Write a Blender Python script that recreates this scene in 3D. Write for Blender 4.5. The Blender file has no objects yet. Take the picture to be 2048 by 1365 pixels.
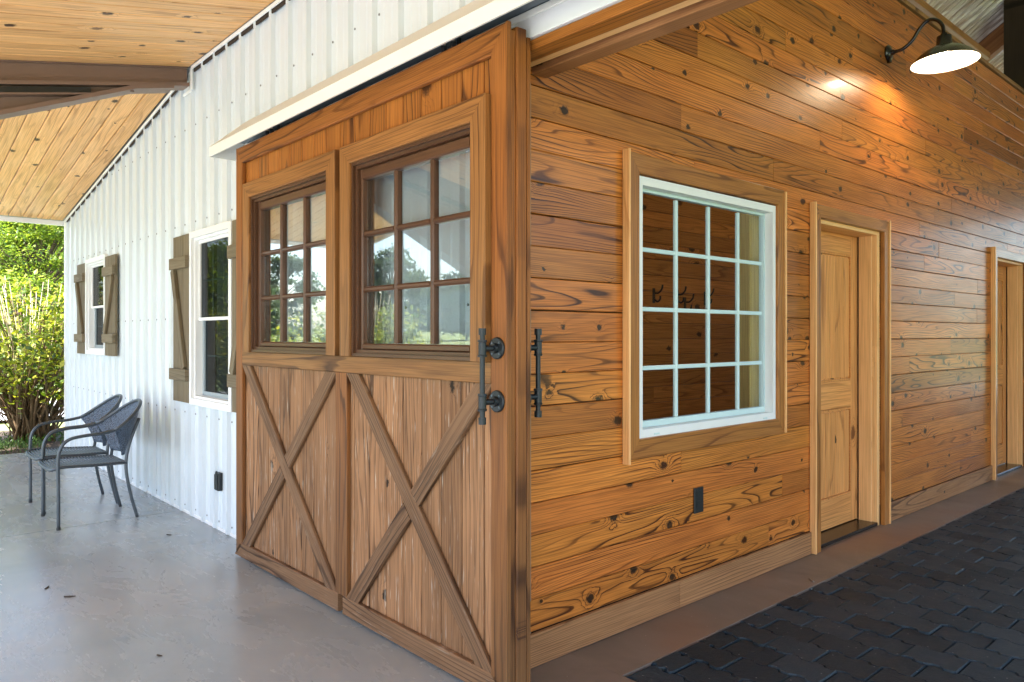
import bpy, bmesh, math, random
from mathutils import Vector, Matrix, noise
random.seed(7)
PI = math.pi
S = bpy.context.scene
C = S.collection
V = Vector

# ------------------------------------------------------------------ camera
cam = bpy.data.cameras.new('camera'); camo = bpy.data.objects.new('camera', cam); C.objects.link(camo)
camo.location = (0, 0, 1.34)
camo.rotation_euler = (PI/2, 0, math.radians(48.2))
cam.sensor_width = 36; cam.lens = 1494/2048*36
cam.shift_y = -12.5/2048
cam.clip_start = .05; cam.clip_end = 3000
S.camera = camo
# ------------------------------------------------------------------ light
SUN_DIR = V((.18, -.54, 0)).normalized()*math.cos(math.radians(56)) + V((0, 0, math.sin(math.radians(56))))
w = bpy.data.worlds.new('World'); S.world = w; w.use_nodes = True
nt = w.node_tree
sky = nt.nodes.new('ShaderNodeTexSky'); sky.sky_type = 'NISHITA'; sky.sun_disc = False
sky.sun_elevation = math.radians(56); sky.sun_rotation = math.atan2(SUN_DIR.x, SUN_DIR.y)
sky.air_density = 1.0; sky.dust_density = 1.6; sky.ozone_density = .8
bg = nt.nodes['Background']; bg.inputs['Strength'].default_value = .15
nt.links.new(sky.outputs[0], bg.inputs[0])
sl = bpy.data.lights.new('sun', 'SUN'); sl.energy = 4.6; sl.angle = math.radians(.5); sl.color = (1, .97, .92)
so = bpy.data.objects.new('sun', sl); C.objects.link(so)
so.rotation_euler = SUN_DIR.to_track_quat('Z', 'Y').to_euler()
S.view_settings.view_transform = 'Standard'; S.view_settings.look = 'None'
S.view_settings.gamma = 1; S.view_settings.use_curve_mapping = False
S.view_settings.exposure = 2.42
try:
    S.cycles.max_bounces = 12; S.cycles.diffuse_bounces = 7; S.cycles.transparent_max_bounces = 24
    S.cycles.glossy_bounces = 5; S.cycles.sample_clamp_indirect = 6
except Exception: pass

# ------------------------------------------------------------------ materials
class NB:
    def __init__(s, name):
        s.m = bpy.data.materials.new(name); s.m.use_nodes = True
        s.t = s.m.node_tree; s.t.nodes.clear()
        s.out = s.n('OutputMaterial')
    def n(s, t, **k):
        o = s.t.nodes.new('ShaderNode'+t)
        for a, b in k.items(): setattr(o, a, b)
        return o
    def l(s, a, b): s.t.links.new(a, b)
    def put(s, sock, val):
        if hasattr(val, 'is_output'): s.l(val, sock)
        else: sock.default_value = val
    def math(s, op, a, b=0.0, c=None, clamp=False):
        o = s.n('Math', operation=op); o.use_clamp = clamp
        s.put(o.inputs[0], a); s.put(o.inputs[1], b)
        if c is not None: s.put(o.inputs[2], c)
        return o.outputs[0]
    def vmul(s, a, b):
        o = s.n('VectorMath', operation='MULTIPLY'); s.put(o.inputs[0], a); s.put(o.inputs[1], b); return o.outputs[0]
    def vadd(s, a, b):
        o = s.n('VectorMath', operation='ADD'); s.put(o.inputs[0], a); s.put(o.inputs[1], b); return o.outputs[0]
    def comb(s, x, y, z):
        o = s.n('CombineXYZ'); s.put(o.inputs[0], x); s.put(o.inputs[1], y); s.put(o.inputs[2], z); return o.outputs[0]
    def noise(s, vec, scale, detail=2, rough=.5, dist=0):
        o = s.n('TexNoise'); s.put(o.inputs['Vector'], vec); o.inputs['Scale'].default_value = scale
        o.inputs['Detail'].default_value = detail; o.inputs['Roughness'].default_value = rough
        o.inputs['Distortion'].default_value = dist; return o.outputs['Fac']
    def ramp(s, fac, stops):
        o = s.n('ValToRGB'); e = o.color_ramp.elements
        while len(e) < len(stops): e.new(.5)
        for i, (p, c) in enumerate(stops):
            e[i].position = p; e[i].color = (c, c, c, 1) if not isinstance(c, (tuple, list)) else (*c[:3], 1)
        s.put(o.inputs[0], fac); return o.outputs[0]
    def mix(s, fac, a, b, mode='MIX'):
        o = s.n('Mix', data_type='RGBA', blend_type=mode)
        s.put(o.inputs[0], fac)
        s.put(o.inputs[6], (*a, 1) if isinstance(a, tuple) and len(a) == 3 else a)
        s.put(o.inputs[7], (*b, 1) if isinstance(b, tuple) and len(b) == 3 else b)
        return o.outputs[2]
    def bump(s, h, strength, dist):
        o = s.n('Bump'); s.put(o.inputs['Height'], h); o.inputs['Strength'].default_value = strength
        o.inputs['Distance'].default_value = dist; return o.outputs[0]
    def pbr(s, col, rough, metal=0, normal=None, coat=0, coatr=.15, spec=.5):
        p = s.n('BsdfPrincipled')
        s.put(p.inputs['Base Color'], (*col, 1) if isinstance(col, tuple) and len(col) == 3 else col)
        s.put(p.inputs['Roughness'], rough); p.inputs['Metallic'].default_value = metal
        p.inputs['Coat Weight'].default_value = coat; p.inputs['Coat Roughness'].default_value = coatr
        p.inputs['Specular IOR Level'].default_value = spec
        if normal is not None: s.l(normal, p.inputs['Normal'])
        s.l(p.outputs[0], s.out.inputs[0]); return p

def wood(name, light, mid, dark, knots=.35, contrast=.8, rings=60, K=7, rough=.4, coat=0, coatr=.15,
         jit=.35, bumpd=.0006, weather=None, flakes=0, kscale=3.2, seed=0, hjit=.0):
    b = NB(name)
    tc = b.n('TexCoord').outputs['Object']
    oi = b.n('ObjectInfo').outputs['Random']
    sx = b.n('SeparateXYZ'); b.l(tc, sx.inputs[0])
    u, v, wz = sx.outputs
    r1 = b.math('MULTIPLY', oi, 97.3)
    r2 = b.math('MULTIPLY', oi, 41.7)
    r1 = b.math('ADD', r1, seed)
    uu = b.math('ADD', u, r1)
    # knots
    wob = b.noise(b.comb(uu, v, r2), 14, 2, .6)
    kx = b.math('ADD', b.math('MULTIPLY', uu, kscale*.72), b.math('MULTIPLY', wob, .10))
    ky = b.math('ADD', b.math('ADD', b.math('MULTIPLY', v, kscale), r2), b.math('MULTIPLY', wob, .10))
    vo = b.n('TexVoronoi', voronoi_dimensions='2D'); b.l(b.comb(kx, ky, 0.0), vo.inputs['Vector'])
    vo.inputs['Scale'].default_value = 1
    d0 = vo.outputs['Distance']
    d = b.math('ADD', d0, b.math('MULTIPLY', b.math('SUBTRACT', b.noise(b.comb(b.math('MULTIPLY', uu, 1.0), v, r2), 55, 2, .6), .5), .11))
    cs = b.n('SeparateColor'); b.l(vo.outputs['Color'], cs.inputs[0])
    sel = b.math('LESS_THAN', cs.outputs[0], knots)
    d = b.math('DIVIDE', d, b.math('ADD', b.math('MULTIPLY', cs.outputs[2], 1.1), .42))
    g = b.math('EXPONENT', b.math('MULTIPLY', b.math('MULTIPLY', d, d), -70.0))
    g = b.math('MULTIPLY', g, b.math('MULTIPLY', sel, b.math('ADD', b.math('MULTIPLY', cs.outputs[2], 1.2), .15)))
    n1 = b.noise(b.comb(b.math('MULTIPLY', uu, .50), b.math('MULTIPLY', v, 5.5), r2), 1.5, 1.0, .4, .2)
    n2 = b.noise(b.comb(b.math('MULTIPLY', uu, 2.5), b.math('MULTIPLY', v, 16.0), r1), 1.0, 2, .5)
    f = b.math('ADD', b.math('MULTIPLY', n1, K), b.math('MULTIPLY', b.math('MULTIPLY', v, rings), b.math('SUBTRACT', b.math('FRACT', b.math('MULTIPLY', oi, 13.7)), .2)))
    f = b.math('ADD', f, b.math('MULTIPLY', g, 2.6))
    f = b.math('ADD', f, b.math('MULTIPLY', n2, .7))
    ring = b.math('FRACT', f)
    late = b.ramp(ring, [(0, .02), (.45, .07), (.72, .28), (.86, 1), (.95, .85), (1, .02)])
    # strong and weak stretches of figure
    st = b.ramp(b.noise(b.comb(b.math('MULTIPLY', uu, .8), b.math('MULTIPLY', v, 3), r2), 1.3, 1), [(.32, .14), (.64, 1)])
    late = b.math('MULTIPLY', late, b.math('MULTIPLY', st, contrast), clamp=True)
    fib = b.noise(b.comb(b.math('MULTIPLY', uu, 3.0), b.math('MULTIPLY', v, 230.0), b.math('MULTIPLY', wz, 230.0)), 1.0, 2, .6)
    blot = b.noise(b.comb(b.math('MULTIPLY', uu, 1.3), b.math('MULTIPLY', v, 5.0), r1), 1.6, 2)
    base = b.mix(blot, light, mid)
    col = b.mix(late, base, dark)
    col = b.mix(b.ramp(fib, [(.34, .48), (.58, 0)]), col, dark)
    kcore = b.math('MULTIPLY', b.math('SUBTRACT', 1.0, b.ramp(d, [(.050, 0), (.085, 1)])), sel)
    krand = b.math('GREATER_THAN', cs.outputs[1], .20)
    kcol = b.mix(krand, tuple(x*.55 for x in dark), (.012, .007, .004))
    col = b.mix(b.math('MULTIPLY', kcore, .93), col, kcol)
    if flakes:
        fl = b.noise(b.comb(b.math('MULTIPLY', uu, 2.2), b.math('MULTIPLY', v, 45.0), r1), 2.2, 3, .65)
        col = b.mix(b.math('MULTIPLY', b.ramp(fl, [(.62, 0), (.70, 1)]), flakes), col, (.52, .46, .38))
        dk = b.noise(b.comb(b.math('MULTIPLY', uu, 1.6), b.math('MULTIPLY', v, 30.0), r2), 2.0, 3, .6)
        col = b.mix(b.math('MULTIPLY', b.ramp(dk, [(.58, 0), (.72, 1)]), .55), col, tuple(x*.6 for x in dark))
    if weather:
        z0, z1, wc, amt = weather
        gp = b.n('NewGeometry').outputs['Position']
        sz = b.n('SeparateXYZ'); b.l(gp, sz.inputs[0])
        mr = b.n('MapRange'); b.l(sz.outputs[2], mr.inputs[0])
        mr.inputs[1].default_value = z1; mr.inputs[2].default_value = z0
        wn = b.noise(b.comb(uu, b.math('MULTIPLY', v, 12.0), r1), 2.0, 3)
        wf = b.math('MULTIPLY', mr.outputs[0], b.math('ADD', b.math('MULTIPLY', wn, .7), .55), clamp=True)
        col = b.mix(b.math('MULTIPLY', wf, amt), col, b.mix(1.0, col, wc, 'MULTIPLY'))
    br = b.math('ADD', b.math('MULTIPLY', b.math('FRACT', b.math('MULTIPLY', oi, 7.31)), jit), 1-jit/2)
    hs = b.n('HueSaturation'); b.l(col, hs.inputs['Color']); b.l(br, hs.inputs['Value'])
    if hjit:
        hv = b.math('ADD', b.math('MULTIPLY', b.math('FRACT', b.math('MULTIPLY', oi, 23.9)), hjit), .5-hjit/2)
        b.l(hv, hs.inputs['Hue'])
    h = b.math('SUBTRACT', b.math('MULTIPLY', fib, .5), b.math('ADD', b.math('MULTIPLY', late, .35), b.math('MULTIPLY', kcore, .8)))
    rg = b.math('ADD', b.math('MULTIPLY', blot, .16), rough-.08)
    b.pbr(hs.outputs[0], rg, 0, b.bump(h, .6, bumpd*2), coat, coatr, .22)
    return b.m

def plain(name, col, rough=.5, metal=0, nscale=0, namt=.15, bumpd=0, bscale=40, coat=0):
    b = NB(name)
    tc = b.n('TexCoord').outputs['Object']
    c = col; nrm = None
    if nscale:
        n = b.noise(tc, nscale, 4, .6)
        c = b.mix(n, tuple(x*(1-namt) for x in col), tuple(min(1, x*(1+namt)) for x in col))
    if bumpd: nrm = b.bump(b.noise(tc, bscale, 3, .6), .6, bumpd)
    b.pbr(c, rough, metal, nrm, coat)
    return b.m

M = {}
M['wall_pine'] = wood('varnished_wall_pine', (.66, .240, .050), (.46, .132, .019), (.045, .009, .002), knots=.62, contrast=1.05, rings=120, K=12, rough=.38, coat=.16, coatr=.14, jit=.60, kscale=4.8, hjit=.008)
M['casing'] = wood('pale_casing_pine', (.90, .54, .24), (.82, .43, .165), (.50, .20, .06), knots=.04, contrast=.6, rings=60, K=5, rough=.4, coat=.2, jit=.12)
M['casing_mid'] = wood('casing_pine', (.46, .195, .048), (.34, .125, .028), (.09, .024, .006), knots=.05, contrast=.8, rings=80, K=6, rough=.4, coat=.25, jit=.15)
M['leaf_door'] = wood('pine_door', (.82, .40, .135), (.70, .29, .085), (.24, .075, .02), knots=.4, contrast=.6, rings=60, K=5, rough=.42, coat=.2, jit=.15)
M['jamb_pale'] = wood('pale_jamb', (.92, .56, .26), (.86, .48, .20), (.48, .24, .08), knots=.03, contrast=.35, rings=40, K=3, rough=.45, jit=.06)
M['ceiling'] = wood('ceiling_pine', (.93, .58, .26), (.84, .45, .165), (.30, .12, .03), knots=.55, contrast=.55, rings=45, K=6, rough=.42, coat=.15, jit=.22, kscale=4.0)
M['door_up'] = wood('door_cedar_upper', (.52, .190, .036), (.30, .098, .018), (.06, .016, .005), knots=.3, contrast=1.0, rings=80, K=7, rough=.42, coat=.15, jit=.22)
M['door_low'] = wood('door_boards_weathered', (.47, .245, .118), (.21, .105, .050), (.045, .022, .012), knots=.40, contrast=1.0, rings=90, K=7, rough=.62, jit=.40, flakes=.85, bumpd=.0010)
M['door_frame'] = wood('door_frame_wood', (.40, .145, .033), (.27, .090, .021), (.055, .017, .006), knots=.06, contrast=.85, rings=80, K=7, rough=.48, jit=.12, weather=(.2, 1.75, (.58, .80, 1.40), 1.0), bumpd=.0010)
M['door_casing'] = wood('door_casing_wood', (.40, .180, .056), (.27, .112, .032), (.065, .022, .008), knots=.03, contrast=.95, rings=70, K=6, rough=.46, jit=.12, weather=(1.2, 2.2, (.82, .92, 1.05), .9))
M['sash'] = wood('door_sash_wood', (.125, .058, .030), (.08, .036, .020), (.045, .018, .009), knots=0, contrast=.5, rings=70, K=4, rough=.38, coat=.25, jit=.08)
M['brace'] = wood('door_brace_wood', (.27, .150, .078), (.155, .082, .042), (.045, .022, .012), knots=.08, contrast=1.0, rings=80, K=5, rough=.6, jit=.18, flakes=.25, bumpd=.0010)
M['shutter'] = wood('weathered_shutter_wood', (.215, .175, .115), (.16, .128, .080), (.08, .052, .025), knots=.1, contrast=.6, rings=70, K=5, rough=.65, jit=.2)
M['beam_wood'] = wood('dark_header_wood', (.42, .20, .085), (.32, .14, .055), (.14, .055, .02), knots=.05, contrast=.5, rings=50, K=5, rough=.5, jit=.1)
M['base'] = wood('baseboard_wood', (.44, .225, .10), (.33, .155, .065), (.09, .035, .014), knots=.08, contrast=1.1, rings=110, K=10, rough=.5, jit=.2)
M['room_pine'] = wood('room_pine', (.72, .34, .10), (.60, .25, .06), (.20, .06, .015), knots=.5, contrast=.8, rings=60, K=9, rough=.4, jit=.3)
M['yellow_pine'] = wood('yellow_board', (.88, .74, .28), (.82, .64, .22), (.5, .3, .08), knots=.05, contrast=.4, rings=50, K=4, rough=.5, jit=.08)
M['white_trim'] = plain('white_vinyl', (.80, .81, .82), .35, 0, 6, .03)
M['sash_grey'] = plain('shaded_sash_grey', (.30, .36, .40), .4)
M['muntin'] = plain('grille_bar_white', (.56, .72, .75), .35)
M['cover'] = plain('painted_metal_cover', (.80, .80, .77), .42, 0, 3, .04)
M['black'] = plain('black_iron', (.017, .022, .027), .42, .3, 60, .3, .0006, 250)
M['blackpl'] = plain('black_plastic', (.009, .010, .011), .45)
M['lampblack'] = plain('black_enamel', (.010, .010, .011), .25, 0, coat=.5)
M['lampwhite'] = plain('white_enamel', (.85, .83, .78), .3)
M['brownsteel'] = plain('brown_painted_steel', (.185, .115, .085), .42, 0, 5, .10)
M['chair'] = plain('graphite_painted_tube', (.065, .078, .092), .38, .4, 30, .12)
M['trackdark'] = plain('dark_track_steel', (.11, .14, .17), .4, .3, 10, .2)
M['dark'] = plain('dark_backing', (.035, .022, .014), .9)
M['core'] = plain('wall_core', (.30, .22, .15), .9)
M['chrome'] = plain('zinc_bolt', (.55, .55, .56), .3, 1)
M['screw'] = plain('screw_head', (.22, .22, .23), .4, .6)
M['threshold'] = plain('dark_threshold', (.010, .009, .009), .22, 0, 20, .3)
M['curtain'] = plain('tan_curtain', (.42, .31, .16), .9, 0, 40, .2, .002, 90)
M['twig'] = plain('twig_bark', (.045, .028, .018), .9)
M['roof_top'] = plain('roof_top', (.30, .31, .32), .5, .4)
M['bark'] = plain('bark', (.11, .075, .05), .9, 0, 12, .4, .01, 25)
M['cane'] = plain('pale_cane', (.50, .40, .27), .8, 0, 20, .3)
M['stem'] = plain('shrub_stem', (.16, .10, .05), .85, 0, 20, .3)
M['dark_timber'] = wood('dark_timber', (.05, .032, .02), (.04, .025, .015), (.015, .010, .006), knots=.2, contrast=.6, rings=40, K=5, rough=.7, jit=.2)

def white_metal():
    b = NB('white_metal_siding')
    tc = b.n('NewGeometry').outputs['Position']
    n = b.noise(b.vmul(tc, (1.0, 1.0, .15)), 7, 3, .6)
    c = b.mix(n, (.62, .685, .74), (.67, .725, .77))
    nn = b.noise(b.vmul(tc, (1.0, 1.0, .3)), 2.5, 2)
    b.pbr(c, b.math('ADD', b.math('MULTIPLY', n, .10), .27), 0, b.bump(nn, .25, .01), .3, .12)
    return b.m
M['white_metal'] = white_metal()

def concrete(name, c1, c2, c3, rough, lo=.30, st=.5):
    b = NB(name)
    tc = b.n('NewGeometry').outputs['Position']
    n = b.noise(tc, 1.1, 5, .62, .6)
    n2 = b.noise(b.vmul(b.vadd(tc, (9, 4, 0)), (.55, 1.6, 1)), 3.2, 7, .68, .5)
    n3 = b.noise(tc, 120, 2, .6)
    n4 = b.noise(b.vadd(tc, (3, 31, 0)), .7, 3, .5)
    c = b.mix(b.ramp(n, [(lo, 0), (1-lo, 1)]), c1, c2)
    c = b.mix(b.math('MULTIPLY', b.ramp(n4, [(.50, 0), (.66, 1)]), st), c, c3)
    c = b.mix(b.math('MULTIPLY', b.ramp(n2, [(.25, 1), (.65, 0)]), .14), c, tuple(x*.70 for x in c1))
    c = b.mix(b.ramp(n3, [(.70, 0), (.76, .5)]), c, tuple(x*.45 for x in c1))
    vo = b.n('TexVoronoi'); b.l(tc, vo.inputs['Vector']); vo.inputs['Scale'].default_value = 26
    c = b.mix(b.math('MULTIPLY', b.math('LESS_THAN', vo.outputs['Distance'], .055), .35), c, (.75, .75, .74))
    rg = b.math('ADD', b.math('MULTIPLY', b.ramp(n2, [(.2, 0), (.8, 1)]), .16), rough)
    h = b.math('ADD', b.math('MULTIPLY', n2, .8), b.math('MULTIPLY', n3, .12))
    b.pbr(c, rg, 0, b.bump(h, .15, .003), 0, .1, .6)
    return b.m
M['concrete'] = concrete('sealed_grey_concrete', (.235, .270, .290), (.345, .385, .405), (.34, .325, .31), .19)
M['redcon'] = concrete('brown_stained_concrete', (.12, .095, .080), (.25, .185, .150), (.24, .115, .065), .34, .36, .8)
M['bounce_apron'] = concrete('pale_apron_concrete', (.37, .365, .35), (.46, .455, .44), (.42, .40, .37), .6)

def rubber():
    b = NB('black_rubber_paver')
    tc = b.n('NewGeometry').outputs['Position']
    oi = b.n('ObjectInfo').outputs['Random']
    n = b.noise(tc, 9, 5, .65)
    n3 = b.noise(tc, 160, 2, .6)
    c = b.mix(n, (.005, .010, .015), (.018, .031, .042))
    c = b.mix(b.math('MULTIPLY', oi, .75), c, (.033, .050, .066))
    vo = b.n('TexVoronoi'); b.l(tc, vo.inputs['Vector']); vo.inputs['Scale'].default_value = 22
    c = b.mix(b.math('MULTIPLY', b.math('LESS_THAN', vo.outputs['Distance'], .06), .6), c, (.5, .5, .5))
    b.pbr(c, b.math('ADD', b.math('MULTIPLY', n, .35), .32), 0, b.bump(b.math('ADD', n, b.math('MULTIPLY', n3, .3)), 1, .007), 0, .1, .16)
    return b.m
M['rubber'] = rubber()

def glass(name, tint, boost=1.0):
    b = NB(name)
    g = b.n('NewGeometry')
    dp = b.n('VectorMath', operation='DOT_PRODUCT'); b.l(g.outputs['Normal'], dp.inputs[0]); b.l(g.outputs['Incoming'], dp.inputs[1])
    c = b.math('ABSOLUTE', dp.outputs['Value'])
    s = b.math('POWER', b.math('SUBTRACT', 1.0, c), 5.0)
    f = b.math('MULTIPLY', b.math('ADD', b.math('MULTIPLY', s, .95), .045), boost, clamp=True)
    tr = b.n('BsdfTransparent'); tr.inputs[0].default_value = (*tint, 1)
    gl = b.n('BsdfGlossy'); gl.inputs['Roughness'].default_value = .0
    mx = b.n('MixShader'); b.l(f, mx.inputs[0]); b.l(tr.outputs[0], mx.inputs[1]); b.l(gl.outputs[0], mx.inputs[2])
    b.l(mx.outputs[0], b.out.inputs[0])
    return b.m
M['glass'] = glass('window_glass', (.90, .94, .95), 3.3)
M['glass2'] = glass('insulated_glass', (.95, .97, .96), .7)
M['glass3'] = glass('screened_glass', (.40, .43, .43), .42)

def leafmat(name, cols, trans):
    b = NB(name)
    g = b.n('NewGeometry')
    r = g.outputs['Random Per Island']
    c = b.ramp(r, [(i/(len(cols)-1), x) for i, x in enumerate(cols)])
    p = b.n('BsdfPrincipled'); b.l(c, p.inputs['Base Color']); p.inputs['Roughness'].default_value = .45
    t = b.n('BsdfTranslucent'); b.l(b.mix(1.0, c, (1.5, 1.5, .6), 'MULTIPLY'), t.inputs[0])
    mx = b.n('MixShader'); mx.inputs[0].default_value = trans
    b.l(p.outputs[0], mx.inputs[1]); b.l(t.outputs[0], mx.inputs[2]); b.l(mx.outputs[0], b.out.inputs[0])
    return b.m
M['leaf_shrub'] = leafmat('shrub_leaf', [(.06, .11, .010), (.24, .28, .02), (.44, .42, .05), (.11, .18, .015), (.03, .06, .008)], .38)
M['leaf_tree'] = leafmat('tree_leaf', [(.05, .11, .018), (.14, .22, .03), (.32, .37, .06), (.08, .15, .025)], .45)
M['leaf_far'] = leafmat('far_tree_leaf', [(.045, .085, .03), (.07, .11, .035), (.09, .13, .05)], .3)

def ground_mat(name, a, c, d, sc=3):
    b = NB(name)
    tc = b.n('NewGeometry').outputs['Position']
    n = b.noise(tc, sc, 6, .7); n2 = b.noise(tc, .09, 3, .6)
    col = b.mix(n, a, c); col = b.mix(b.ramp(n2, [(.35, 0), (.65, 1)]), col, d)
    b.pbr(col, .9, 0, b.bump(n, .6, .03))
    return b.m
M['grass'] = ground_mat('meadow_grass', (.10, .15, .035), (.19, .24, .06), (.24, .26, .09))
M['mulch'] = ground_mat('bark_mulch', (.035, .022, .015), (.12, .075, .045), (.07, .045, .03), 30)
M['cover_leaf'] = leafmat('ground_cover_leaf', [(.03, .08, .015), (.06, .12, .02), (.09, .15, .03)], .3)

def galv():
    b = NB('galvanised_roof_liner')
    tc = b.n('NewGeometry').outputs['Position']
    n = b.noise(b.vmul(tc, (1.5, 9, 1.5)), 2.0, 4, .6)
    c = b.mix(b.ramp(n, [(.35, 0), (.62, 1)]), (.42, .33, .27), (.90, .86, .82))  # pale streaks put the gleam of lit liner wrinkles into the colour
    b.pbr(c, .22, .45, b.bump(n, 1, .05))
    return b.m
M['galv'] = galv()
def chairweave():
    b = NB('blue_grey_weave')
    tc = b.n('TexCoord').outputs['Object']
    vo = b.n('TexVoronoi'); b.l(tc, vo.inputs['Vector']); vo.inputs['Scale'].default_value = 110
    c = b.mix(b.ramp(vo.outputs['Distance'], [(.2, 0), (.7, 1)]), (.15, .20, .28), (.055, .075, .11))
    b.pbr(c, .26, .3, b.bump(vo.outputs['Distance'], 1, .006))
    return b.m
M['weave'] = chairweave()
def emis(name, col, s):
    b = NB(name); e = b.n('Emission'); e.inputs[0].default_value = (*col, 1); e.inputs[1].default_value = s
    b.l(e.outputs[0], b.out.inputs[0]); return b.m
M['bulb'] = emis('lit_bulb', (1, .80, .56), 60)

# ------------------------------------------------------------------ object helpers
WM = {}
def world(o): return WM.get(o.name, Matrix.Identity(4)) if o else Matrix.Identity(4)
def place(o, mat4, parent):
    C.objects.link(o)
    if parent is not None:
        o.parent = parent; o.matrix_basis = world(parent).inverted() @ mat4
    else: o.matrix_basis = mat4
    WM[o.name] = mat4.copy()
    return o
def thing(name, label, cat, loc=(0, 0, 0), group=None, kind=None):
    o = bpy.data.objects.new(name, None); o.empty_display_size = .1
    place(o, Matrix.Translation(loc), None)
    if label: o['label'] = label
    if cat: o['category'] = cat
    if group: o['group'] = group
    if kind: o['kind'] = kind
    return o
def tag(o, label=None, cat=None, group=None, kind=None):
    if label: o['label'] = label
    if cat: o['category'] = cat
    if group: o['group'] = group
    if kind: o['kind'] = kind
    return o
def mesh(name, vs, fs, mat, parent=None, mat4=None, smooth=False):
    me = bpy.data.meshes.new(name); me.from_pydata([tuple(v) for v in vs], [], fs); me.update()
    me.materials.append(mat)
    if smooth: me.polygons.foreach_set('use_smooth', [True]*len(me.polygons))
    o = bpy.data.objects.new(name, me)
    return place(o, mat4 if mat4 is not None else Matrix.Identity(4), parent)
cache = {}
def board(name, c, u, v, L, W, T, mat, parent=None, ch=.0025, mit=(0, 0)):
    """a bevelled board: u = grain direction, v = across; mit = slant of the two ends"""
    u = V(u).normalized(); v = V(v); v = (v-u*v.dot(u)).normalized(); n = u.cross(v)
    key = (round(L, 4), round(W, 4), round(T, 4), round(ch, 4), mit, mat.name)
    me = cache.get(key)
    if me is None:
        a, b_, e = W/2, T/2, min(ch, W*.3, T*.3)
        prof = [(-a+e, -b_), (a-e, -b_), (a, -b_+e), (a, b_-e), (a-e, b_), (-a+e, b_), (-a, b_-e), (-a, -b_+e)]
        vs = [(-L/2+mit[0]*y, y, z) for y, z in prof] + [(L/2+mit[1]*y, y, z) for y, z in prof]
        fs = [(i, (i+1) % 8, 8+(i+1) % 8, 8+i) for i in range(8)]
        fs = [tuple(reversed(f)) for f in fs]
        fs += [tuple(range(8)), tuple(range(15, 7, -1))]
        me = bpy.data.meshes.new(name); me.from_pydata(vs, [], fs)
        bm = bmesh.new(); bm.from_mesh(me); bmesh.ops.recalc_face_normals(bm, faces=bm.faces); bm.to_mesh(me); bm.free()
        me.materials.append(mat); cache[key] = me
    o = bpy.data.objects.new(name, me)
    m4 = Matrix(((u.x, v.x, n.x, c[0]), (u.y, v.y, n.y, c[1]), (u.z, v.z, n.z, c[2]), (0, 0, 0, 1)))
    return place(o, m4, parent)
X, Y, Z = V((1, 0, 0)), V((0, 1, 0)), V((0, 0, 1))
def bx(name, lo, hi, grain, mat, parent=None, ch=.0025):
    """axis-aligned bevelled box from corner to corner, grain along X, Y or Z"""
    lo, hi = V(lo), V(hi); c = (lo+hi)/2; s = hi-lo
    ax = {'X': 0, 'Y': 1, 'Z': 2}[grain]; E = [X, Y, Z]
    oth = [i for i in range(3) if i != ax]
    oth.sort(key=lambda i: -s[i])
    return board(name, c, E[ax], E[oth[0]], s[ax], s[oth[0]], s[oth[1]], mat, parent, ch)
class MB:
    def __init__(s): s.v = []; s.f = []
    def box(s, lo, hi):
        b = len(s.v)
        s.v += [(x, y, z) for x in (lo[0], hi[0]) for y in (lo[1], hi[1]) for z in (lo[2], hi[2])]
        s.f += [tuple(b+i for i in q) for q in ((0, 1, 3, 2), (4, 6, 7, 5), (0, 4, 5, 1), (2, 3, 7, 6), (0, 2, 6, 4), (1, 5, 7, 3))]
        return s
    def tube(s, pts, r, n=10, cap=True, smooth=0):
        pts = [V(p) for p in pts]
        rs = r if isinstance(r, (list, tuple)) else [r]*len(pts)
        if smooth:
            P = [pts[0]*2-pts[1]]+pts+[pts[-1]*2-pts[-2]]; q = []; qr = []
            for i in range(1, len(P)-2):
                for k in range(smooth):
                    t = k/smooth; a, b, c, d = P[i-1], P[i], P[i+1], P[i+2]
                    q.append(.5*((2*b)+(c-a)*t+(2*a-5*b+4*c-d)*t*t+(3*b-a-3*c+d)*t**3)); qr.append(rs[i-1]*(1-t)+rs[min(i, len(rs)-1)]*t)
            q.append(pts[-1]); qr.append(rs[-1]); pts, rs = q, qr
        base = len(s.v)
        up = V((0, 0, 1)); t0 = (pts[1]-pts[0]).normalized()
        if abs(t0.dot(up)) > .9: up = V((1, 0, 0))
        nrm = (up-t0*up.dot(t0)).normalized()
        for i, p in enumerate(pts):
            t = (pts[min(i+1, len(pts)-1)]-pts[max(i-1, 0)]).normalized()
            nrm = (nrm-t*nrm.dot(t)).normalized(); bi = t.cross(nrm)
            for k in range(n):
                a = 2*PI*k/n
                s.v.append(tuple(p+(nrm*math.cos(a)+bi*math.sin(a))*rs[i]))
        for i in range(len(pts)-1):
            for k in range(n):
                a = base+i*n+k; b = base+i*n+(k+1) % n
                s.f.append((a, b, b+n, a+n))
        if cap:
            s.f.append(tuple(base+n-1-k for k in range(n))); e = base+(len(pts)-1)*n
            s.f.append(tuple(e+k for k in range(n)))
        return s
    def lathe(s, prof, c, axis, n=32):
        axis = V(axis).normalized(); a = V((0, 0, 1)) if abs(axis.z) < .9 else V((1, 0, 0))
        e1 = (a-axis*a.dot(axis)).normalized(); e2 = axis.cross(e1); b0 = len(s.v); c = V(c)
        for r, h in prof:
            for k in range(n):
                t = 2*PI*k/n; s.v.append(tuple(c+axis*h+(e1*math.cos(t)+e2*math.sin(t))*r))
        for i in range(len(prof)-1):
            for k in range(n):
                a_ = b0+i*n+k; b_ = b0+i*n+(k+1) % n
                s.f.append((a_, b_, b_+n, a_+n))
        return s
    def build(s, name, mat, parent=None, smooth=False, at=None):
        if at is not None:
            at = V(at); vs = [tuple(V(p)-at) for p in s.v]; return mesh(name, vs, s.f, mat, parent, Matrix.Translation(at), smooth)
        return mesh(name, s.v, s.f, mat, parent, None, smooth)
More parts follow.
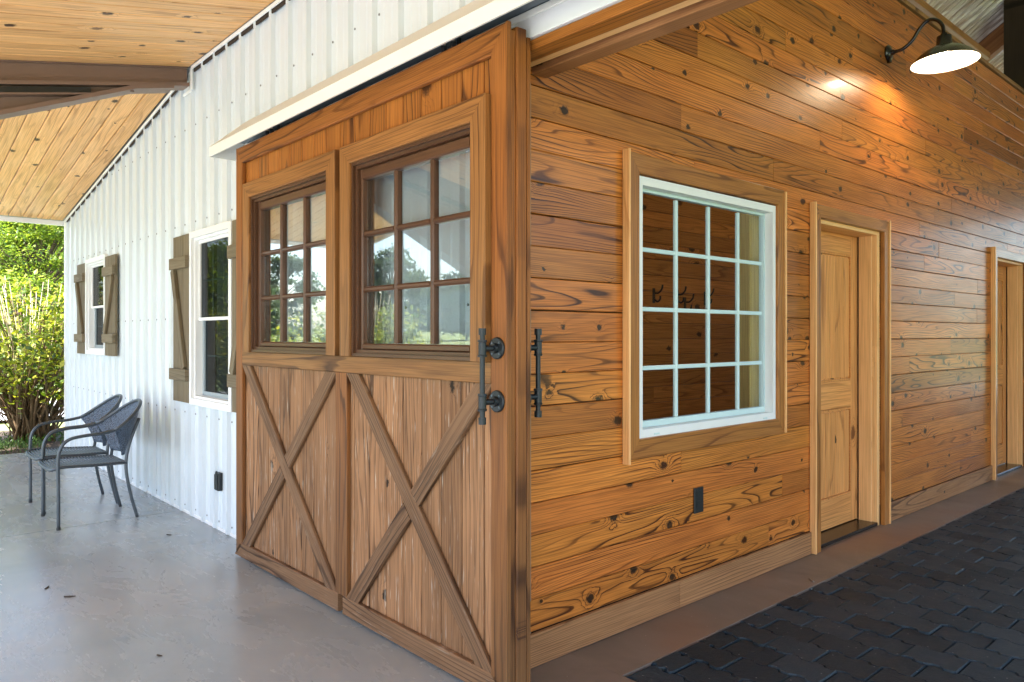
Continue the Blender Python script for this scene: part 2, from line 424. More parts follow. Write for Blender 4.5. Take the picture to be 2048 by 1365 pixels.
def autosmooth(o, ang=40):
    me = o.data
    bm = bmesh.new(); bm.from_mesh(me)
    for e in bm.edges:
        e.smooth = not (len(e.link_faces) == 2 and e.calc_face_angle(0) > math.radians(ang))
    for f in bm.faces: f.smooth = True
    bm.to_mesh(me); bm.free()
def rects(a0, a1, z0, z1, holes):
    xs = sorted({a0, a1} | {min(max(h[i], a0), a1) for h in holes for i in (0, 1)})
    out = []
    for i in range(len(xs)-1):
        xa, xb = xs[i], xs[i+1]
        if xb-xa < 1e-5: continue
        xm = (xa+xb)/2
        bl = sorted([(h[2], h[3]) for h in holes if h[0] < xm < h[1]])
        z = z0
        for p, q in bl:
            if p > z+1e-5: out.append((xa, xb, z, p))
            z = max(z, q)
        if z < z1-1e-5: out.append((xa, xb, z, z1))
    return out

# ------------------------------------------------------------------ ground
def grid(name, x0, x1, y0, y1, nx, ny, zf, mat):
    vs = []; fs = []
    for j in range(ny+1):
        for i in range(nx+1):
            x = x0+(x1-x0)*i/nx; y = y0+(y1-y0)*j/ny; vs.append((x, y, zf(x, y)))
    for j in range(ny):
        for i in range(nx):
            a = j*(nx+1)+i; fs.append((a, a+1, a+nx+2, a+nx+1))
    return mesh(name, vs, fs, mat, None, None, True)
def gz(x, y):
    d = max(0, math.hypot(max(0, -x-14), max(0, -y-9)))
    r = -.09+.028*max(0, -y-14)
    if y < -130: r = -.09+.028*116-.01*(-y-130)
    return min(r, 3.5)+.25*noise.noise(V((x*.03, y*.03, 0)))*min(1, d/20)
gr = grid('meadow', -600, 600, -600, 600, 150, 150, gz, M['grass']); tag(gr, kind='structure')

sl1 = MB().box((-10.02, -2.35, -.35), (-5.936, 1.955, 0)).build('porch_slab', M['concrete']); tag(sl1, kind='structure')
sl2 = MB().box((-5.928, -2.35, -.35), (4.5, 1.955, 0)).build('porch_slab', M['concrete']); tag(sl2, kind='structure')
jt = MB().box((-5.9361, -2.34, -.3), (-5.9279, 1.95, -.008)).build('slab_joint', M['twig'], sl2)
sl3 = MB().box((-2.215, 1.956, -.35), (2.5, 2.282, -.001)).build('door_sill_slab', M['redcon']); tag(sl3, kind='structure')
sl4 = MB().box((-2.335, 2.283, -.35), (-1.902, 18, -.001)).build('curb_strip', M['redcon']); tag(sl4, kind='structure')
sl5 = MB().box((-9.9, 1.96, -.35), (-2.34, 18, -.004)).build('wing_floor', M['concrete']); tag(sl5, kind='structure')
sl6 = MB().box((-1.9, 2.284, -.35), (2.5, 18, -.05)).build('aisle_bed', M['dark']); tag(sl6, kind='structure')
ap = MB().box((-9.0, -9.5, -.35), (8, -2.36, -.03)).build('bounce_apron', M['bounce_apron']); tag(ap, kind='structure')  # unseen pale slab added to bounce sunlight up to the porch ceiling
ap2 = MB().box((-2.5, 18.01, -.35), (2.8, 30, -.03)).build('rear_apron', M['bounce_apron']); tag(ap2, kind='structure')
vs = []; fs = []
for i in range(41):
    y = -60+i*3.2; xo = 1.2*math.sin(y*.06)
    vs += [(-14.6+xo, y, gz(-14, y)+.05), (-18.5+xo, y, gz(-18, y)+.05)]
    if i: fs.append((2*i-2, 2*i, 2*i+1, 2*i-1))
dr = mesh('gravel_drive', vs, fs, M['bounce_apron']); tag(dr, kind='structure')
mu = grid('mulch_bed', -12.9, -10.03, -4.6, 9, 24, 60, lambda x, y: -.045+.05*noise.noise(V((x*2.2, y*2.2, 1)))-.06*max(0, -x-12.5), M['mulch']); tag(mu, kind='structure')

# interlocking rubber pavers in the aisle
def paver_geo(L=.215, P=.168, g=.0022):
    N = 14
    def f(x): # a dog-bone edge
        t = ((x/L)+.5) % 1.0
        return .0125*math.tanh(3.2*math.sin(4*PI*t))*.8
    bot = [(-L/2+g+(L-2*g)*i/N, -P/2+g+f(-L/2+L*i/N)) for i in range(N+1)]
    top = [(L/2-g-(L-2*g)*i/N, P/2-g+f(L/2-L*i/N)) for i in range(N+1)]
    ol = bot+top; n = len(ol)
    ins = [(x*.962, y*.950) for x, y in ol]
    vs = [(x, y, -.045) for x, y in ol]+[(x, y, -.007) for x, y in ol]+[(x, y, 0) for x, y in ins]
    fs = []
    for k in range(2):
        for i in range(n): fs.append((k*n+i, k*n+(i+1) % n, (k+1)*n+(i+1) % n, (k+1)*n+i))
    for i in range(N): fs.append((2*n+i, 2*n+i+1, 2*n+n-2-i, 2*n+n-1-i))
    return vs, fs
pv, pf = paver_geo()
pme = bpy.data.meshes.new('paver'); pme.from_pydata(pv, [], pf); pme.materials.append(M['rubber'])
aisle = thing('aisle_paving', None, None, (0, 2.3, 0), kind='structure')
cand = []
j = 0; y = 2.284+.09
while y < 17.8:
    off = (j % 2)*.1075
    i = 0
    while True:
        x = -1.895+.1075+i*.215-off
        if x > 2.4: break
        i += 1
        if x < -1.86: x += 0
        cand.append((x, y))
    j += 1; y += .168
def vis(x, y):
    d = -.7455*x+.6665*y; a = (.6665*x+.7455*y)/d
    return d > 0 and a < .72 and a > -.8 and 1.34/d < .50
cv = sorted([c for c in cand if vis(*c)], key=lambda c: -.7455*c[0]+.6665*c[1])
ind = set(cv[:298])
rest = MB(); rn = random.Random(3)
for (x, y) in cand:
    tz = Matrix.Translation((x, y, -.004+rn.uniform(-.0035, .0025))) @ Matrix.Rotation(rn.gauss(0, .016), 4, 'X') @ Matrix.Rotation(rn.gauss(0, .008), 4, 'Y') @ Matrix.Rotation(rn.gauss(0, .006), 4, 'Z')
    clip = x-.1075 < -1.9
    if clip:
        sc = (.1075)/.215; tz = Matrix.Translation((-1.9+.0545, y, tz[2][3])) @ Matrix.Diagonal((.5, 1, 1, 1))
    if (x, y) in ind: place(bpy.data.objects.new('paver', pme), tz, aisle)
    else:
        b0 = len(rest.v); rest.v += [tuple(tz @ V(p)) for p in pv]; rest.f += [tuple(b0+i for i in f) for f in pf]
o = rest.build('far_pavers', M['rubber'], aisle); tag(o, kind='stuff')

# ------------------------------------------------------------------ white metal wall (faces the porch, plane y = 1.92)
YA = 1.92
def ctop(x):       # underside of the ceilings along the wall
    if x < -5.78: return 2.655+(x+9.85)*.154
    return 3.31
wallA = thing('metal_clad_wall', 'white ribbed metal outside wall with two shuttered windows behind the porch chairs', 'wall', (-6, YA, 0), kind='thing')
HA = [(-5.61, -4.86, .855, 2.065), (-8.765, -8.02, 1.16, 2.10), (-2.2, 2.2, -1, 2.44)]
def profile(x0, x1):
    pts = set(); k = math.floor(x0/.2286)
    while k*.2286 < x1+.3:
        c = k*.2286+.055
        for dx, h in ((-.022, 0), (-.014, .025), (.014, .025), (.022, 0), (.062, 0), (.070, .0035), (.082, .0035), (.090, 0), (.132, 0), (.140, .0035), (.152, .0035), (.160, 0)):
            if x0 < c+dx < x1: pts.add((round(c+dx, 5), h))
        k += 1
    return sorted(pts)
ALLP = profile(-9.9, 4.2)
def hgt(x):
    for i in range(len(ALLP)-1):
        if ALLP[i][0] <= x <= ALLP[i+1][0]:
            t = (x-ALLP[i][0])/max(1e-6, ALLP[i+1][0]-ALLP[i][0]); return ALLP[i][1]*(1-t)+ALLP[i+1][1]*t
    return 0
def panel(x0, x1):
    xs = sorted({x0, x1} | {p[0] for p in ALLP if x0 < p[0] < x1} | {h[i] for h in HA for i in (0, 1) if x0 < h[i] < x1} | ({-5.78, -5.7801} if x0 < -5.78 < x1 else set()))
    vs = []; fs = []
    for i in range(len(xs)-1):
        a, b = xs[i], xs[i+1]
        if b-a < 1e-7: continue
        xm = (a+b)/2
        segs = []; z = .012
        for h in sorted([h for h in HA if h[0] < xm < h[1]], key=lambda h: h[2]):
            if h[2] > z: segs.append((z, h[2], False))
            z = h[3]
        segs.append((z, None, True))
        for z0, z1, tp in segs:
            n = len(vs); ya, yb = YA-hgt(a), YA-hgt(b)
            ta, tb = (ctop(a)-.012, ctop(b)-.012) if tp else (z1, z1)
            vs += [(a, ya, z0), (b, yb, z0), (b, yb, tb), (a, ya, ta)]; fs.append((n, n+1, n+2, n+3))
    return mesh('metal_panel', vs, fs, M['white_metal'], wallA)
edges = [-9.80]+[round(-9.80+.66+.9144*k, 4) for k in range(0, 13)]+[3.2]
for a, b in zip(edges[:-1], edges[1:]):
    if b > a: panel(a, b)
core = MB()
for (a, b, z0, z1) in rects(-9.79, 3.2, 0, 3.2, HA): 
    if z1 > 3.1 and b < -5.5: z1 = min(ctop(a), ctop(b))-.02 if b < -5.7 else 3.15
    core.box((a, YA+.012, z0), (b, YA+.15, min(z1, 3.2)))
# staircase under the sloped ceiling
core.build('wall_core', M['core'], wallA)
scr = MB(); k = math.ceil(-9.78/.2286)
while k*.2286+.055 < 3.0:
    c = k*.2286+.055+.042
    for z in (.06, .76, 1.464, 2.17, 2.88):
        if z > ctop(c)-.05: continue
        if any(h[0]-.1 < c < h[1]+.1 and h[2]-.06 < z < h[3]+.06 for h in HA): continue
        scr.lathe([(.0065, 0), (.0065, .003), (.004, .0045), (0, .0045)], (c, YA-.0005, z), (0, -1, 0), 6)
    k += 1
o = scr.build('screws', M['screw'], wallA); tag(o, kind='stuff')
# J-channel trim along the ceiling, base trim, corner trim
sl_ = .154; L_ = math.hypot(1, sl_)
board('edge_trim', ((-9.86-5.79)/2, YA-.030, (ctop(-9.86)+ctop(-5.79))/2-.018), (1, 0, sl_), Z, (9.86-5.79)*L_, .024, .012, M['white_trim'], wallA)
bx('edge_trim', (-5.62, YA-.036, 3.275), (3.2, YA-.024, 3.30), 'X', M['white_trim'], wallA)
bx('edge_trim', (-5.632, YA-.036, 3.13), (-5.612, YA-.024, 3.274), 'Z', M['white_trim'], wallA)
bx('edge_trim', (-5.79, YA-.036, 3.115), (-5.633, YA-.024, 3.135), 'X', M['white_trim'], wallA)
bx('dark_channel', (-5.60, YA-.022, 3.255), (3.2, YA-.012, 3.308), 'X', M['dark'], wallA)
board('dark_channel', ((-9.86-5.79)/2, YA-.019, (ctop(-9.86)+ctop(-5.79))/2-.024), (1, 0, sl_), Z, (9.86-5.79)*L_, .040, .010, M['dark'], wallA)
bx('corner_trim', (-9.86, YA-.03, 0), (-9.80, YA+.03, 2.63), 'Z', M['white_trim'], wallA)
bx('side_wall', (-9.84, YA+.031, 0), (-9.78, 18, 2.62), 'Y', M['white_metal'], wallA, .001)
bx('base_trim', (-9.79, YA-.006, .001), (-2.3, YA+.010, .022), 'X', M['white_trim'], wallA, .001)

def framebox(mb, x0, x1, z0, z1, wv, y0, y1, wb=None):
    wb = wb or wv
    mb.box((x0, y0, z0), (x0+wv, y1, z1)); mb.box((x1-wv, y0, z0), (x1, y1, z1))
    mb.box((x0+wv, y0, z0), (x1-wv, y1, z0+wb)); mb.box((x0+wv, y0, z1-wv), (x1-wv, y1, z1))
def porch_window(x0, x1, z0, z1):
    m = MB(); y0 = YA-.045
    framebox(m, x0, x1, z0, z1, .045, y0, YA+.012)
    fr = m.build('window', M['white_trim'], wallA)
    m = MB(); framebox(m, x0+.045, x1-.045, z0+.045, z1-.045, .018, YA-.022, YA+.05)
    zm = (z0+z1)/2-.0
    m.build('jamb_liner', M['white_trim'], fr)
    m = MB(); framebox(m, x0+.063, x1-.063, zm-.018, z1-.063, .022, YA+.002, YA+.028); m.build('upper_sash', M['white_trim'], fr)
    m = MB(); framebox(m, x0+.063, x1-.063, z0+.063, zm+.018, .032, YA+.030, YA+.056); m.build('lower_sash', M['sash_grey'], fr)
    for (a, b, c, d, yy) in ((x0+.085, x1-.085, zm+.004, z1-.085, YA+.015), (x0+.095, x1-.095, z0+.095, zm-.014, YA+.043)):
        MB().box((a, yy-.002, c), (b, yy+.002, d)).build('pane', M['glass3'], fr)
        for i in (1, 2):
            xx = a+(b-a)*i/3; MB().box((xx-.006, yy+.004, c), (xx+.006, yy+.009, d)).build('muntin', M['white_trim'], fr)
        zz = (c+d)/2; MB().box((a, yy+.0095, zz-.006), (b, yy+.013, zz+.006)).build('muntin', M['muntin'], fr)
    return fr
w1 = porch_window(-5.63, -4.84, .835, 2.085)
cu = []
vs = []; fs = []
for i in range(25):
    x = -5.25+.36*i/24; yy = YA+.11+.012*math.sin(i*1.4)
    vs += [(x, yy, .9), (x, yy, 1.45)]
    if i: fs.append((2*i-2, 2*i, 2*i+1, 2*i-1))
mesh('curtain', vs, fs, M['curtain'], w1, None, True)
porch_window(-8.785, -8.0, 1.14, 2.12)
def shutter(x0, x1, z0, z1, flip):
    y1 = YA-.022
    p = None; n = 3; wd = (x1-x0)/n
    root = bx('shutter', (x0, y1-.022, z0), (x0+wd-.003, y1, z1), 'Z', M['shutter'], wallA)
    for i in range(1, n): bx('board', (x0+i*wd, y1-.022, z0), (x0+(i+1)*wd-.003, y1, z1), 'Z', M['shutter'], root)
    h = z1-z0; a0, a1 = z0+h*.13, z0+h*.80
    for za in (a0, a1): bx('batten', (x0-.012, y1-.050, za), (x1+.010, y1-.023, za+.085), 'X', M['shutter'], root)
    p0 = V(((x0 if not flip else x1), 0, a1)); p1 = V(((x1 if not flip else x0), 0, a0+.085))
    sgn = 1 if not flip else -1
    p0.x += .045*sgn; p1.x -= .045*sgn
    dlt = p1-p0; dd = dlt.normalized(); k = dd.x/abs(dd.z)
    # ends cut level with the battens
    s = (dd.x/ -dd.z)
    board('brace', ((p0.x+p1.x)/2, y1-.0365, (p0.z+p1.z)/2), dd, X, dlt.length, .065, .026, M['shutter'], root, mit=(-dd.x/ -dd.z*1.0, -dd.x/ -dd.z*1.0))
shutter(-5.985, -5.645, .84, 2.08, False)
shutter(-4.825, -4.485, .84, 2.08, True)
shutter(-9.15, -8.80, 1.14, 2.09, False)
shutter(-7.985, -7.625, 1.14, 2.09, True)
# outlet on the metal wall
oc = thing('outlet_cover', 'small dark weatherproof outlet box low on the white metal wall', 'outlet cover', (-5.13, YA, .34))
bx('cover_plate', (-5.165, YA-.030, .280), (-5.095, YA-.001, .400), 'Z', M['blackpl'], oc, .006)
bx('lid', (-5.158, YA-.038, .287), (-5.102, YA-.031, .388), 'Z', M['blackpl'], oc, .004)
bx('hinge_tab', (-5.142, YA-.034, .4005), (-5.118, YA-.028, .412), 'Z', M['blackpl'], oc, .002)

# ------------------------------------------------------------------ porch ceiling
pc = thing('porch_ceiling', 'knotty pine tongue and groove porch ceiling boards above the white wall', 'ceiling', (-2, 0, 2.93), kind='thing')
SY = .20
def canz(y): return 3.31-SY*(YA-y)
u = V((0, 1, SY)).normalized(); x = -5.665; rn = random.Random(5)
while x < 3.2:
    y0, y1 = -2.1, YA-.037 if x < 9 else 0
    ym = (y0+y1)/2
    board('plank', (x+.064, ym, canz(ym)+.012), u, X, (y1-y0)/u.y, .1205, .02, M['ceiling'], pc, .003)
    x += .128
y = YA-.038
us = V((1, 0, .154)).normalized()
while y > -2.1:
    xa, xb = -9.86, -5.77
    xm = (xa+xb)/2
    board('plank', (xm, y-.066, 2.655+(xm+9.85)*.154+.012), us, Y, (xb-xa)/us.x, .1265, .02, M['ceiling'], pc, .008)
    y -= .132
# roof over the porch and the wing
prf = thing('porch_roof', 'low pitched porch roof edge with pale fascia and brown steel trim', 'roof', (-2, 0, 3.1))
def slab(name, pts, th, mat, parent):
    vs = [tuple(p) for p in pts]+[(p[0], p[1], p[2]+th) for p in pts]; n = len(pts)
    fs = [tuple(range(n)), tuple(range(2*n-1, n-1, -1))]+[(i, i+n, (i+1) % n+n, (i+1) % n) for i in range(n)]
    return mesh(name, vs, fs, mat, parent)
slab('roof_deck', [(-5.70, -2.12, canz(-2.12)+.03), (3.25, -2.12, canz(-2.12)+.03), (3.25, YA+.1, canz(YA+.1)+.03), (-5.70, YA+.1, canz(YA+.1)+.03)], .06, M['roof_top'], prf)
slab('roof_deck', [(-10.0, -2.12, 2.66), (-5.72, -2.12, 3.32), (-5.72, YA+.02, 3.32), (-10.0, YA+.02, 2.66)], .06, M['roof_top'], prf)
bx('fascia', (-9.93, -2.2, 2.60), (-9.875, YA, 2.65), 'Y', M['white_trim'], prf)
bx('fascia', (-5.66, -2.17, canz(-2.1)-.06), (3.25, -2.13, canz(-2.1)+.12), 'X', M['cover'], prf)
board('fascia', ((-9.93-5.72)/2, -2.15, 2.99), us, Z, (9.93-5.72)/us.x, .14, .03, M['cover'], prf)
# steel rafter between the two ceilings
sb = thing('steel_rafter', 'brown painted steel rafter with tapered haunch dividing the pine porch ceiling', 'steel beam', (-5.7, YA, 3.1))
def prism_x(name, x0, x1, yz, mat, parent):
    n = len(yz); vs = [(x0, y, z) for y, z in yz]+[(x1, y, z) for y, z in yz]
    fs = [tuple(range(n)), tuple(range(2*n-1, n-1, -1))]+[(i, i+n, (i+1) % n+n, (i+1) % n) for i in range(n)]
    o = mesh(name, vs, fs, mat, parent)
    bm = bmesh.new(); bm.from_mesh(o.data); bmesh.ops.recalc_face_normals(bm, faces=bm.faces); bm.to_mesh(o.data); bm.free(); return o
ye, ys = YA-.04, -2.1
prism_x('web', -5.72, -5.69, [(ye, canz(ye)-.005), (ys, canz(ys)-.005), (ys, canz(ys)-.15), (ye, canz(ye)-.12)], M['brownsteel'], sb)
prism_x('bottom_flange', -5.775, -5.635, [(ye, canz(ye)-.12), (ys, canz(ys)-.165), (ys, canz(ys)-.185), (ye, canz(ye)-.145)], M['brownsteel'], sb)
prism_x('top_flange', -5.765, -5.67, [(ye, canz(ye)+.02), (ys, canz(ys)+.02), (ys, canz(ys)-.005), (ye, canz(ye)-.005)], M['brownsteel'], sb)
yh = 1.52
prism_x('shadow_bar', -5.692, -5.640, [(1.24, canz(1.24)-.166), (ys, canz(ys)-.200), (ys, canz(ys)-.245), (1.24, canz(1.24)-.205)], M['blackpl'], sb)  # solid black bar standing in for the shadowed gap under the flange
prism_x('lip', -5.694, -5.628, [(1.30, canz(1.30)-.205), (ys, canz(ys)-.246), (ys, canz(ys)-.262), (1.30, canz(1.30)-.217)], M['brownsteel'], sb)
hz = lambda y: canz(yh)-.155-(yh-y)*.43 if y > .2 else canz(yh)-.155-(yh-.2)*.43-(.2-y)*.5
prism_x('haunch_web', -5.715, -5.695, [(yh, canz(yh)-.140), (ys, canz(ys)-.18), (ys, hz(ys)), (.2, hz(.2)), (yh, hz(yh))], M['brownsteel'], sb)
prism_x('haunch_flange', -5.785, -5.625, [(yh+.25, canz(yh+.25)-.140), (yh, hz(yh)+.012), (.2, hz(.2)+.012), (ys, hz(ys)+.012), (ys, hz(ys)-.018), (.2, hz(.2)-.018), (yh, hz(yh)-.018), (yh+.25, canz(yh+.25)-.165)], M['brownsteel'], sb)
MB().lathe([(.0, 0), (.014, .0), (.014, .012), (0, .012)], (-5.66, 1.50, hz(1.5)-.018), (0, 0, -1), 6).build('bolt', M['brownsteel'], sb)
prism_x('sun_seal_web', -5.765, -5.725, [(YA-.04, canz(YA-.04)+.021), (YA-.04, 3.37), (-2.13, 3.37), (-2.13, canz(-2.13)+.021)], M['brownsteel'], sb)  # added above the beam to stop sun leaking between the roof decks
prism_x('sun_seal_plate', -5.724, -5.66, [(YA+.01, canz(YA)+.06), (YA+.01, 3.45), (-2.13, 3.37), (-2.13, canz(-2.13)+.06)], M['brownsteel'], sb)  # fills the rest of the same gap against the sun leak
# wing roof, main roof
wr = thing('wing_roof', 'low metal roof over the side wing behind the white wall', 'roof', (-6, 8, 3))
slab('roof_deck', [(-10.0, YA+.03, 2.66), (-5.85, YA+.03, 3.30), (-5.85, 18, 3.30), (-10.0, 18, 2.66)], .06, M['roof_top'], wr)  # stops short of the main roof to let sky light into the room
mr = thing('barn_roof', 'ribbed metal barn roof seen above the aisle beyond the lit lamp', 'roof', (0, 9, 5))
def corr(xa, za, xb, zb, y0, y1):
    vs = []; fs = []; n = int((y1-y0)/.022)
    for i in range(n+1):
        y = y0+(y1-y0)*i/n; ph = (y/.105) % 1.0
        h = .02*max(0, min(1, 2.4-abs(ph-.5)*9))
        for t in (0, .5, 1): vs.append((xa+(xb-xa)*t, y, za+(zb-za)*t-h))
        if i:
            for k in range(2):
                a = (i-1)*3+k; fs.append((a, a+1, a+4, a+3))
    return vs, fs
rz = lambda x: 4.9+.667*(x+2.2) if x <= 0 else 4.9+.667*(2.2-x)
v_, f_ = corr(-3.70, rz(-3.70), 0, rz(0), 2.0, 18); mesh('ribbed_sheet', v_, f_, M['galv'], mr)
v_, f_ = corr(0, rz(0), 3.4, rz(3.4), 2.0, 18); mesh('ribbed_sheet', v_, f_, M['galv'], mr)
slab('roof_deck', [(-3.72, 1.9, rz(-3.72)+.05), (0, 1.9, rz(0)+.05), (0, 18.1, rz(0)+.05), (-3.72, 18.1, rz(-3.72)+.05)], .05, M['roof_top'], mr)
slab('roof_deck', [(0, 1.9, rz(0)+.05), (3.5, 1.9, rz(3.5)+.05), (3.5, 18.1, rz(3.5)+.05), (0, 18.1, rz(0)+.05)], .05, M['roof_top'], mr)
gp = [(-3.7, 3.2), (3.3, 3.2), (3.3, rz(3.3)+.03), (0, rz(0)+.03), (-3.7, rz(-3.7)+.03)]
vs = [(a, 2.0, b) for a, b in gp]+[(a, 2.06, b) for a, b in gp]
mesh('sky_block_gable', vs, [tuple(range(5)), tuple(range(9, 4, -1))]+[(i, i+5, (i+1) % 5+5, (i+1) % 5) for i in range(5)], M['core'], mr)  # unseen front closure put in to keep outside light from leaking in
vs = [(a, 18.0, max(b, 3.7)) for a, b in gp]+[(a, 18.06, max(b, 3.7)) for a, b in gp]
mesh('sky_block_gable', vs, [tuple(range(5)), tuple(range(9, 4, -1))]+[(i, i+5, (i+1) % 5+5, (i+1) % 5) for i in range(5)], M['core'], mr)  # unseen far gable added to cut sky glare on the pine wall
bx('purlin', (-2.335, 2.2, 3.97), (-2.27, 8.15, 4.03), 'Y', M['beam_wood'], mr)
bx('purlin', (-1.55, 2.2, 5.17), (-1.48, 17, 5.27), 'Y', M['beam_wood'], mr)
for yy in (9.35, 12.9):
    d = V((-1.0, 0, -.667)).normalized()
    board('rafter', (-2.75, yy, rz(-2.75)-.14), d, Z, 2.6, .20, .10, M['beam_wood'], mr)
bx('post', (-2.36, 8.90, 3.84), (-2.16, 9.25, 4.95), 'Z', M['dark_timber'], mr)

# ------------------------------------------------------------------ track cover and header over the opening
tr = thing('track_cover', 'white folded metal cover over the sliding door track', 'track cover', (-1.3, 1.8, 2.5))
x0, x1 = -4.68, 3.0
prof = [(YA-.022, 2.690), (1.690, 2.502), (1.680, 2.498), (1.680, 2.438), (1.688, 2.438), (1.688, 2.490), (YA-.022, 2.680)]
prism_x('hood', x0, x1, prof, M['cover'], tr)
prism_x('end_cap', x0-.003, x0-.0005, [(YA-.022, 2.690), (1.680, 2.500), (1.680, 2.438), (YA-.022, 2.438)], M['cover'], tr)
bx('track_rail', (-4.55, 1.80, 2.52), (2.95, 1.85, 2.60), 'X', M['trackdark'], tr)
bx('under_hood_shade', (-4.60, 1.87, 2.54), (2.98, 1.893, 2.66), 'X', M['trackdark'], tr)  # dark sheet standing in for the shade under the hood
for xx in (-4.02, -2.36):
    m = MB(); m.box((xx-.05, 1.806, 2.452), (xx+.05, 1.846, 2.458)); m.box((xx-.01, 1.822, 2.458), (xx+.01, 1.830, 2.53))
    for dx in (-.030, .030): m.lathe([(0, 0), (.011, 0), (.011, .022), (0, .022)], (xx+dx, 1.775, 2.462), (0, 0, 1), 8)
    m.build('hanger_bracket', M['black'], tr)
    for dx in (-.030, .030): MB().lathe([(0, .022), (.007, .022), (.007, .034), (0, .034)], (xx+dx, 1.775, 2.462), (0, 0, 1), 8).build('bolt', M['chrome'], tr)
hd = thing('opening_header', 'stacked white, orange and brown header boards over the aisle opening', 'header', (0, 2.0, 2.5))
bx('white_flashing', (-2.16, 1.888, 2.437), (3, 1.912, 2.512), 'X', M['white_trim'], hd)
bx('pale_strip', (-4.6, 1.882, 2.5125), (3, 1.912, 2.538), 'X', M['cover'], hd)
bx('head_casing', (-2.21, 1.900, 2.395), (3, 1.985, 2.434), 'X', M['door_up'], hd)
bx('pale_stop', (-2.21, 1.988, 2.400), (3, 2.030, 2.470), 'X', M['jamb_pale'], hd)
bx('header_beam', (-2.21, 2.075, 2.395), (3, 2.155, 2.62), 'X', M['beam_wood'], hd)
bx('header_backing', (-2.21, 2.032, 2.46), (3, 2.073, 3.3), 'X', M['dark'], hd)
bx('side_casing', (-2.32, 1.90, 0), (-2.215, 1.98, 2.43), 'Z', M['door_up'], hd)

# ------------------------------------------------------------------ the pine wall of the aisle (plane x = -2.2)
XB = -2.2
wallB = thing('pine_plank_wall', 'varnished knotty pine plank wall with a white window and two doors beside the aisle', 'wall', (XB, 6, 0), kind='thing')
HB = [(2.76, 3.99, .850, 2.08), (4.475, 5.43, -1, 2.07), (7.96, 8.92, -1, 2.07)]
YEND = 14.0; rn = random.Random(11)
zt = 3.80; z = .135; row = 0
while z < zt-.02:
    z1 = min(z+.1305, zt)
    cuts = [1.99]; c = 1.99+rn.uniform(.9, 3.2)
    while c < YEND-.6: cuts.append(c); c += rn.uniform(2.2, 3.9)
    cuts.append(YEND)
    segs = []
    hs = sorted([h for h in HB if h[2] < (z+z1)/2 < h[3]])
    for a, b in zip(cuts[:-1], cuts[1:]):
        p = a
        for h in hs:
            if h[0] >= b or h[1] <= p: continue
            if h[0] > p: segs.append((p, h[0]))
            p = max(p, h[1])
        if p < b: segs.append((p, b))
    for a, b in segs:
        if b-a < .02: continue
        dz = rn.uniform(-.0012, .0012)
        board('plank', (XB-.010+rn.uniform(-.0008, .0008), (a+b)/2, (z+z1)/2+dz), Y, Z, b-a-.0012, z1-z-.0028, .02, M['wall_pine'], wallB, .0028)
    z = z1; row += 1
mb = MB()
for (a, b, c, d) in rects(1.99, YEND, 0, 3.78, HB): mb.box((XB-.14, a, c), (XB-.022, b, d))
mb.build('wall_core', M['dark'], wallB)
mb = MB()
for (a, b, c, d) in rects(2.1, YEND, 0, 3.78, HB): mb.box((XB-.152, a, c), (XB-.1405, b, d))
mb.build('bounce_lining', M['room_pine'], wallB)  # unseen lining added to bounce daylight back into the tack room
bx('top_cap', (XB-.15, 2.0, 3.802), (XB+.012, YEND, 3.835), 'Y', M['base'], wallB)
for a, b in ((2.0, 3.05), (3.053, 4.40), (5.535, 7.89), (8.99, 11.6)):
    bx('baseboard', (XB+.0005, a, .001), (XB+.02, b, .134), 'Y', M['base'], wallB)
# window with casing
def casing(y0, y1, z0, z1, wd, wt, pr, bottom, parent, mat):
    # mitred frame: outer rect y0..y1, z0..z1
    xc = XB+pr/2+.001
    zc = (z0+z1)/2; yc = (y0+y1)/2
    mb_ = 1.0 if bottom else 0.0
    # left: grain Z, v = Y ; ends slanted
    k = wt/wd
    def bd(c, u, v, L, W, mit): board('casing', c, u, v, L, W, pr, mat, parent, .004, mit)
    # v pointing inwards; at inner edge (v=+W/2) length shrinks by wt each end
    bd((xc, y0+wd/2, zc if bottom else zc-0), Z, Y, (z1-z0)-(wt if bottom else wt/2)*1.0, wd, (k if bottom else 0.0, -k)) if bottom else \
        board('casing', (xc, y0+wd/2, (z0+z1-wt/2)/2), Z, Y, z1-z0-wt/2, wd, pr, mat, parent, .004, (0.0, -k))
    bd((xc, y1-wd/2, zc), Z, -Y, (z1-z0)-wt, wd, (k, -k)) if bottom else \
        board('casing', (xc, y1-wd/2, (z0+z1-wt/2)/2), Z, -Y, z1-z0-wt/2, wd, pr, mat, parent, .004, (0.0, -k))
    board('casing', (xc, yc, z1-wt/2), Y, -Z, (y1-y0)-wd-.002, wt, pr, mat, parent, .004, (wd/wt, -wd/wt))
    if bottom: board('casing', (xc, yc, z0+wt/2), Y, Z, (y1-y0)-wd-.002, wt, pr, mat, parent, .004, (wd/wt, -wd/wt))
m = MB()
def framey(m, y0, y1, z0, z1, wv, x0, x1, wb=None, wt=None):
    wb = wb or wv; wt = wt or wv
    m.box((x0, y0, z0), (x1, y0+wv, z1)); m.box((x0, y1-wv, z0), (x1, y1, z1))
    m.box((x0, y0+wv, z0), (x1, y1-wv, z0+wb)); m.box((x0, y0+wv, z1-wt), (x1, y1-wv, z1))
framey(m, 2.725, 3.984, .858, 2.076, .040, XB-.06, XB+.018)
winB = m.build('window', M['white_trim'], wallB)
m = MB(); framey(m, 2.766, 3.943, .899, 2.035, .014, XB-.06, XB-.030, .03); m.build('inner_frame', M['muntin'], winB)
bx('jamb_liner', (XB-.151, 3.9745, .862), (XB-.0605, 3.988, 2.072), 'Z', M['yellow_pine'], winB)
gy = [2.83, 3.112, 3.396, 3.682, 3.965]; gzv = [.905, 1.180, 1.463, 1.748, 2.03]
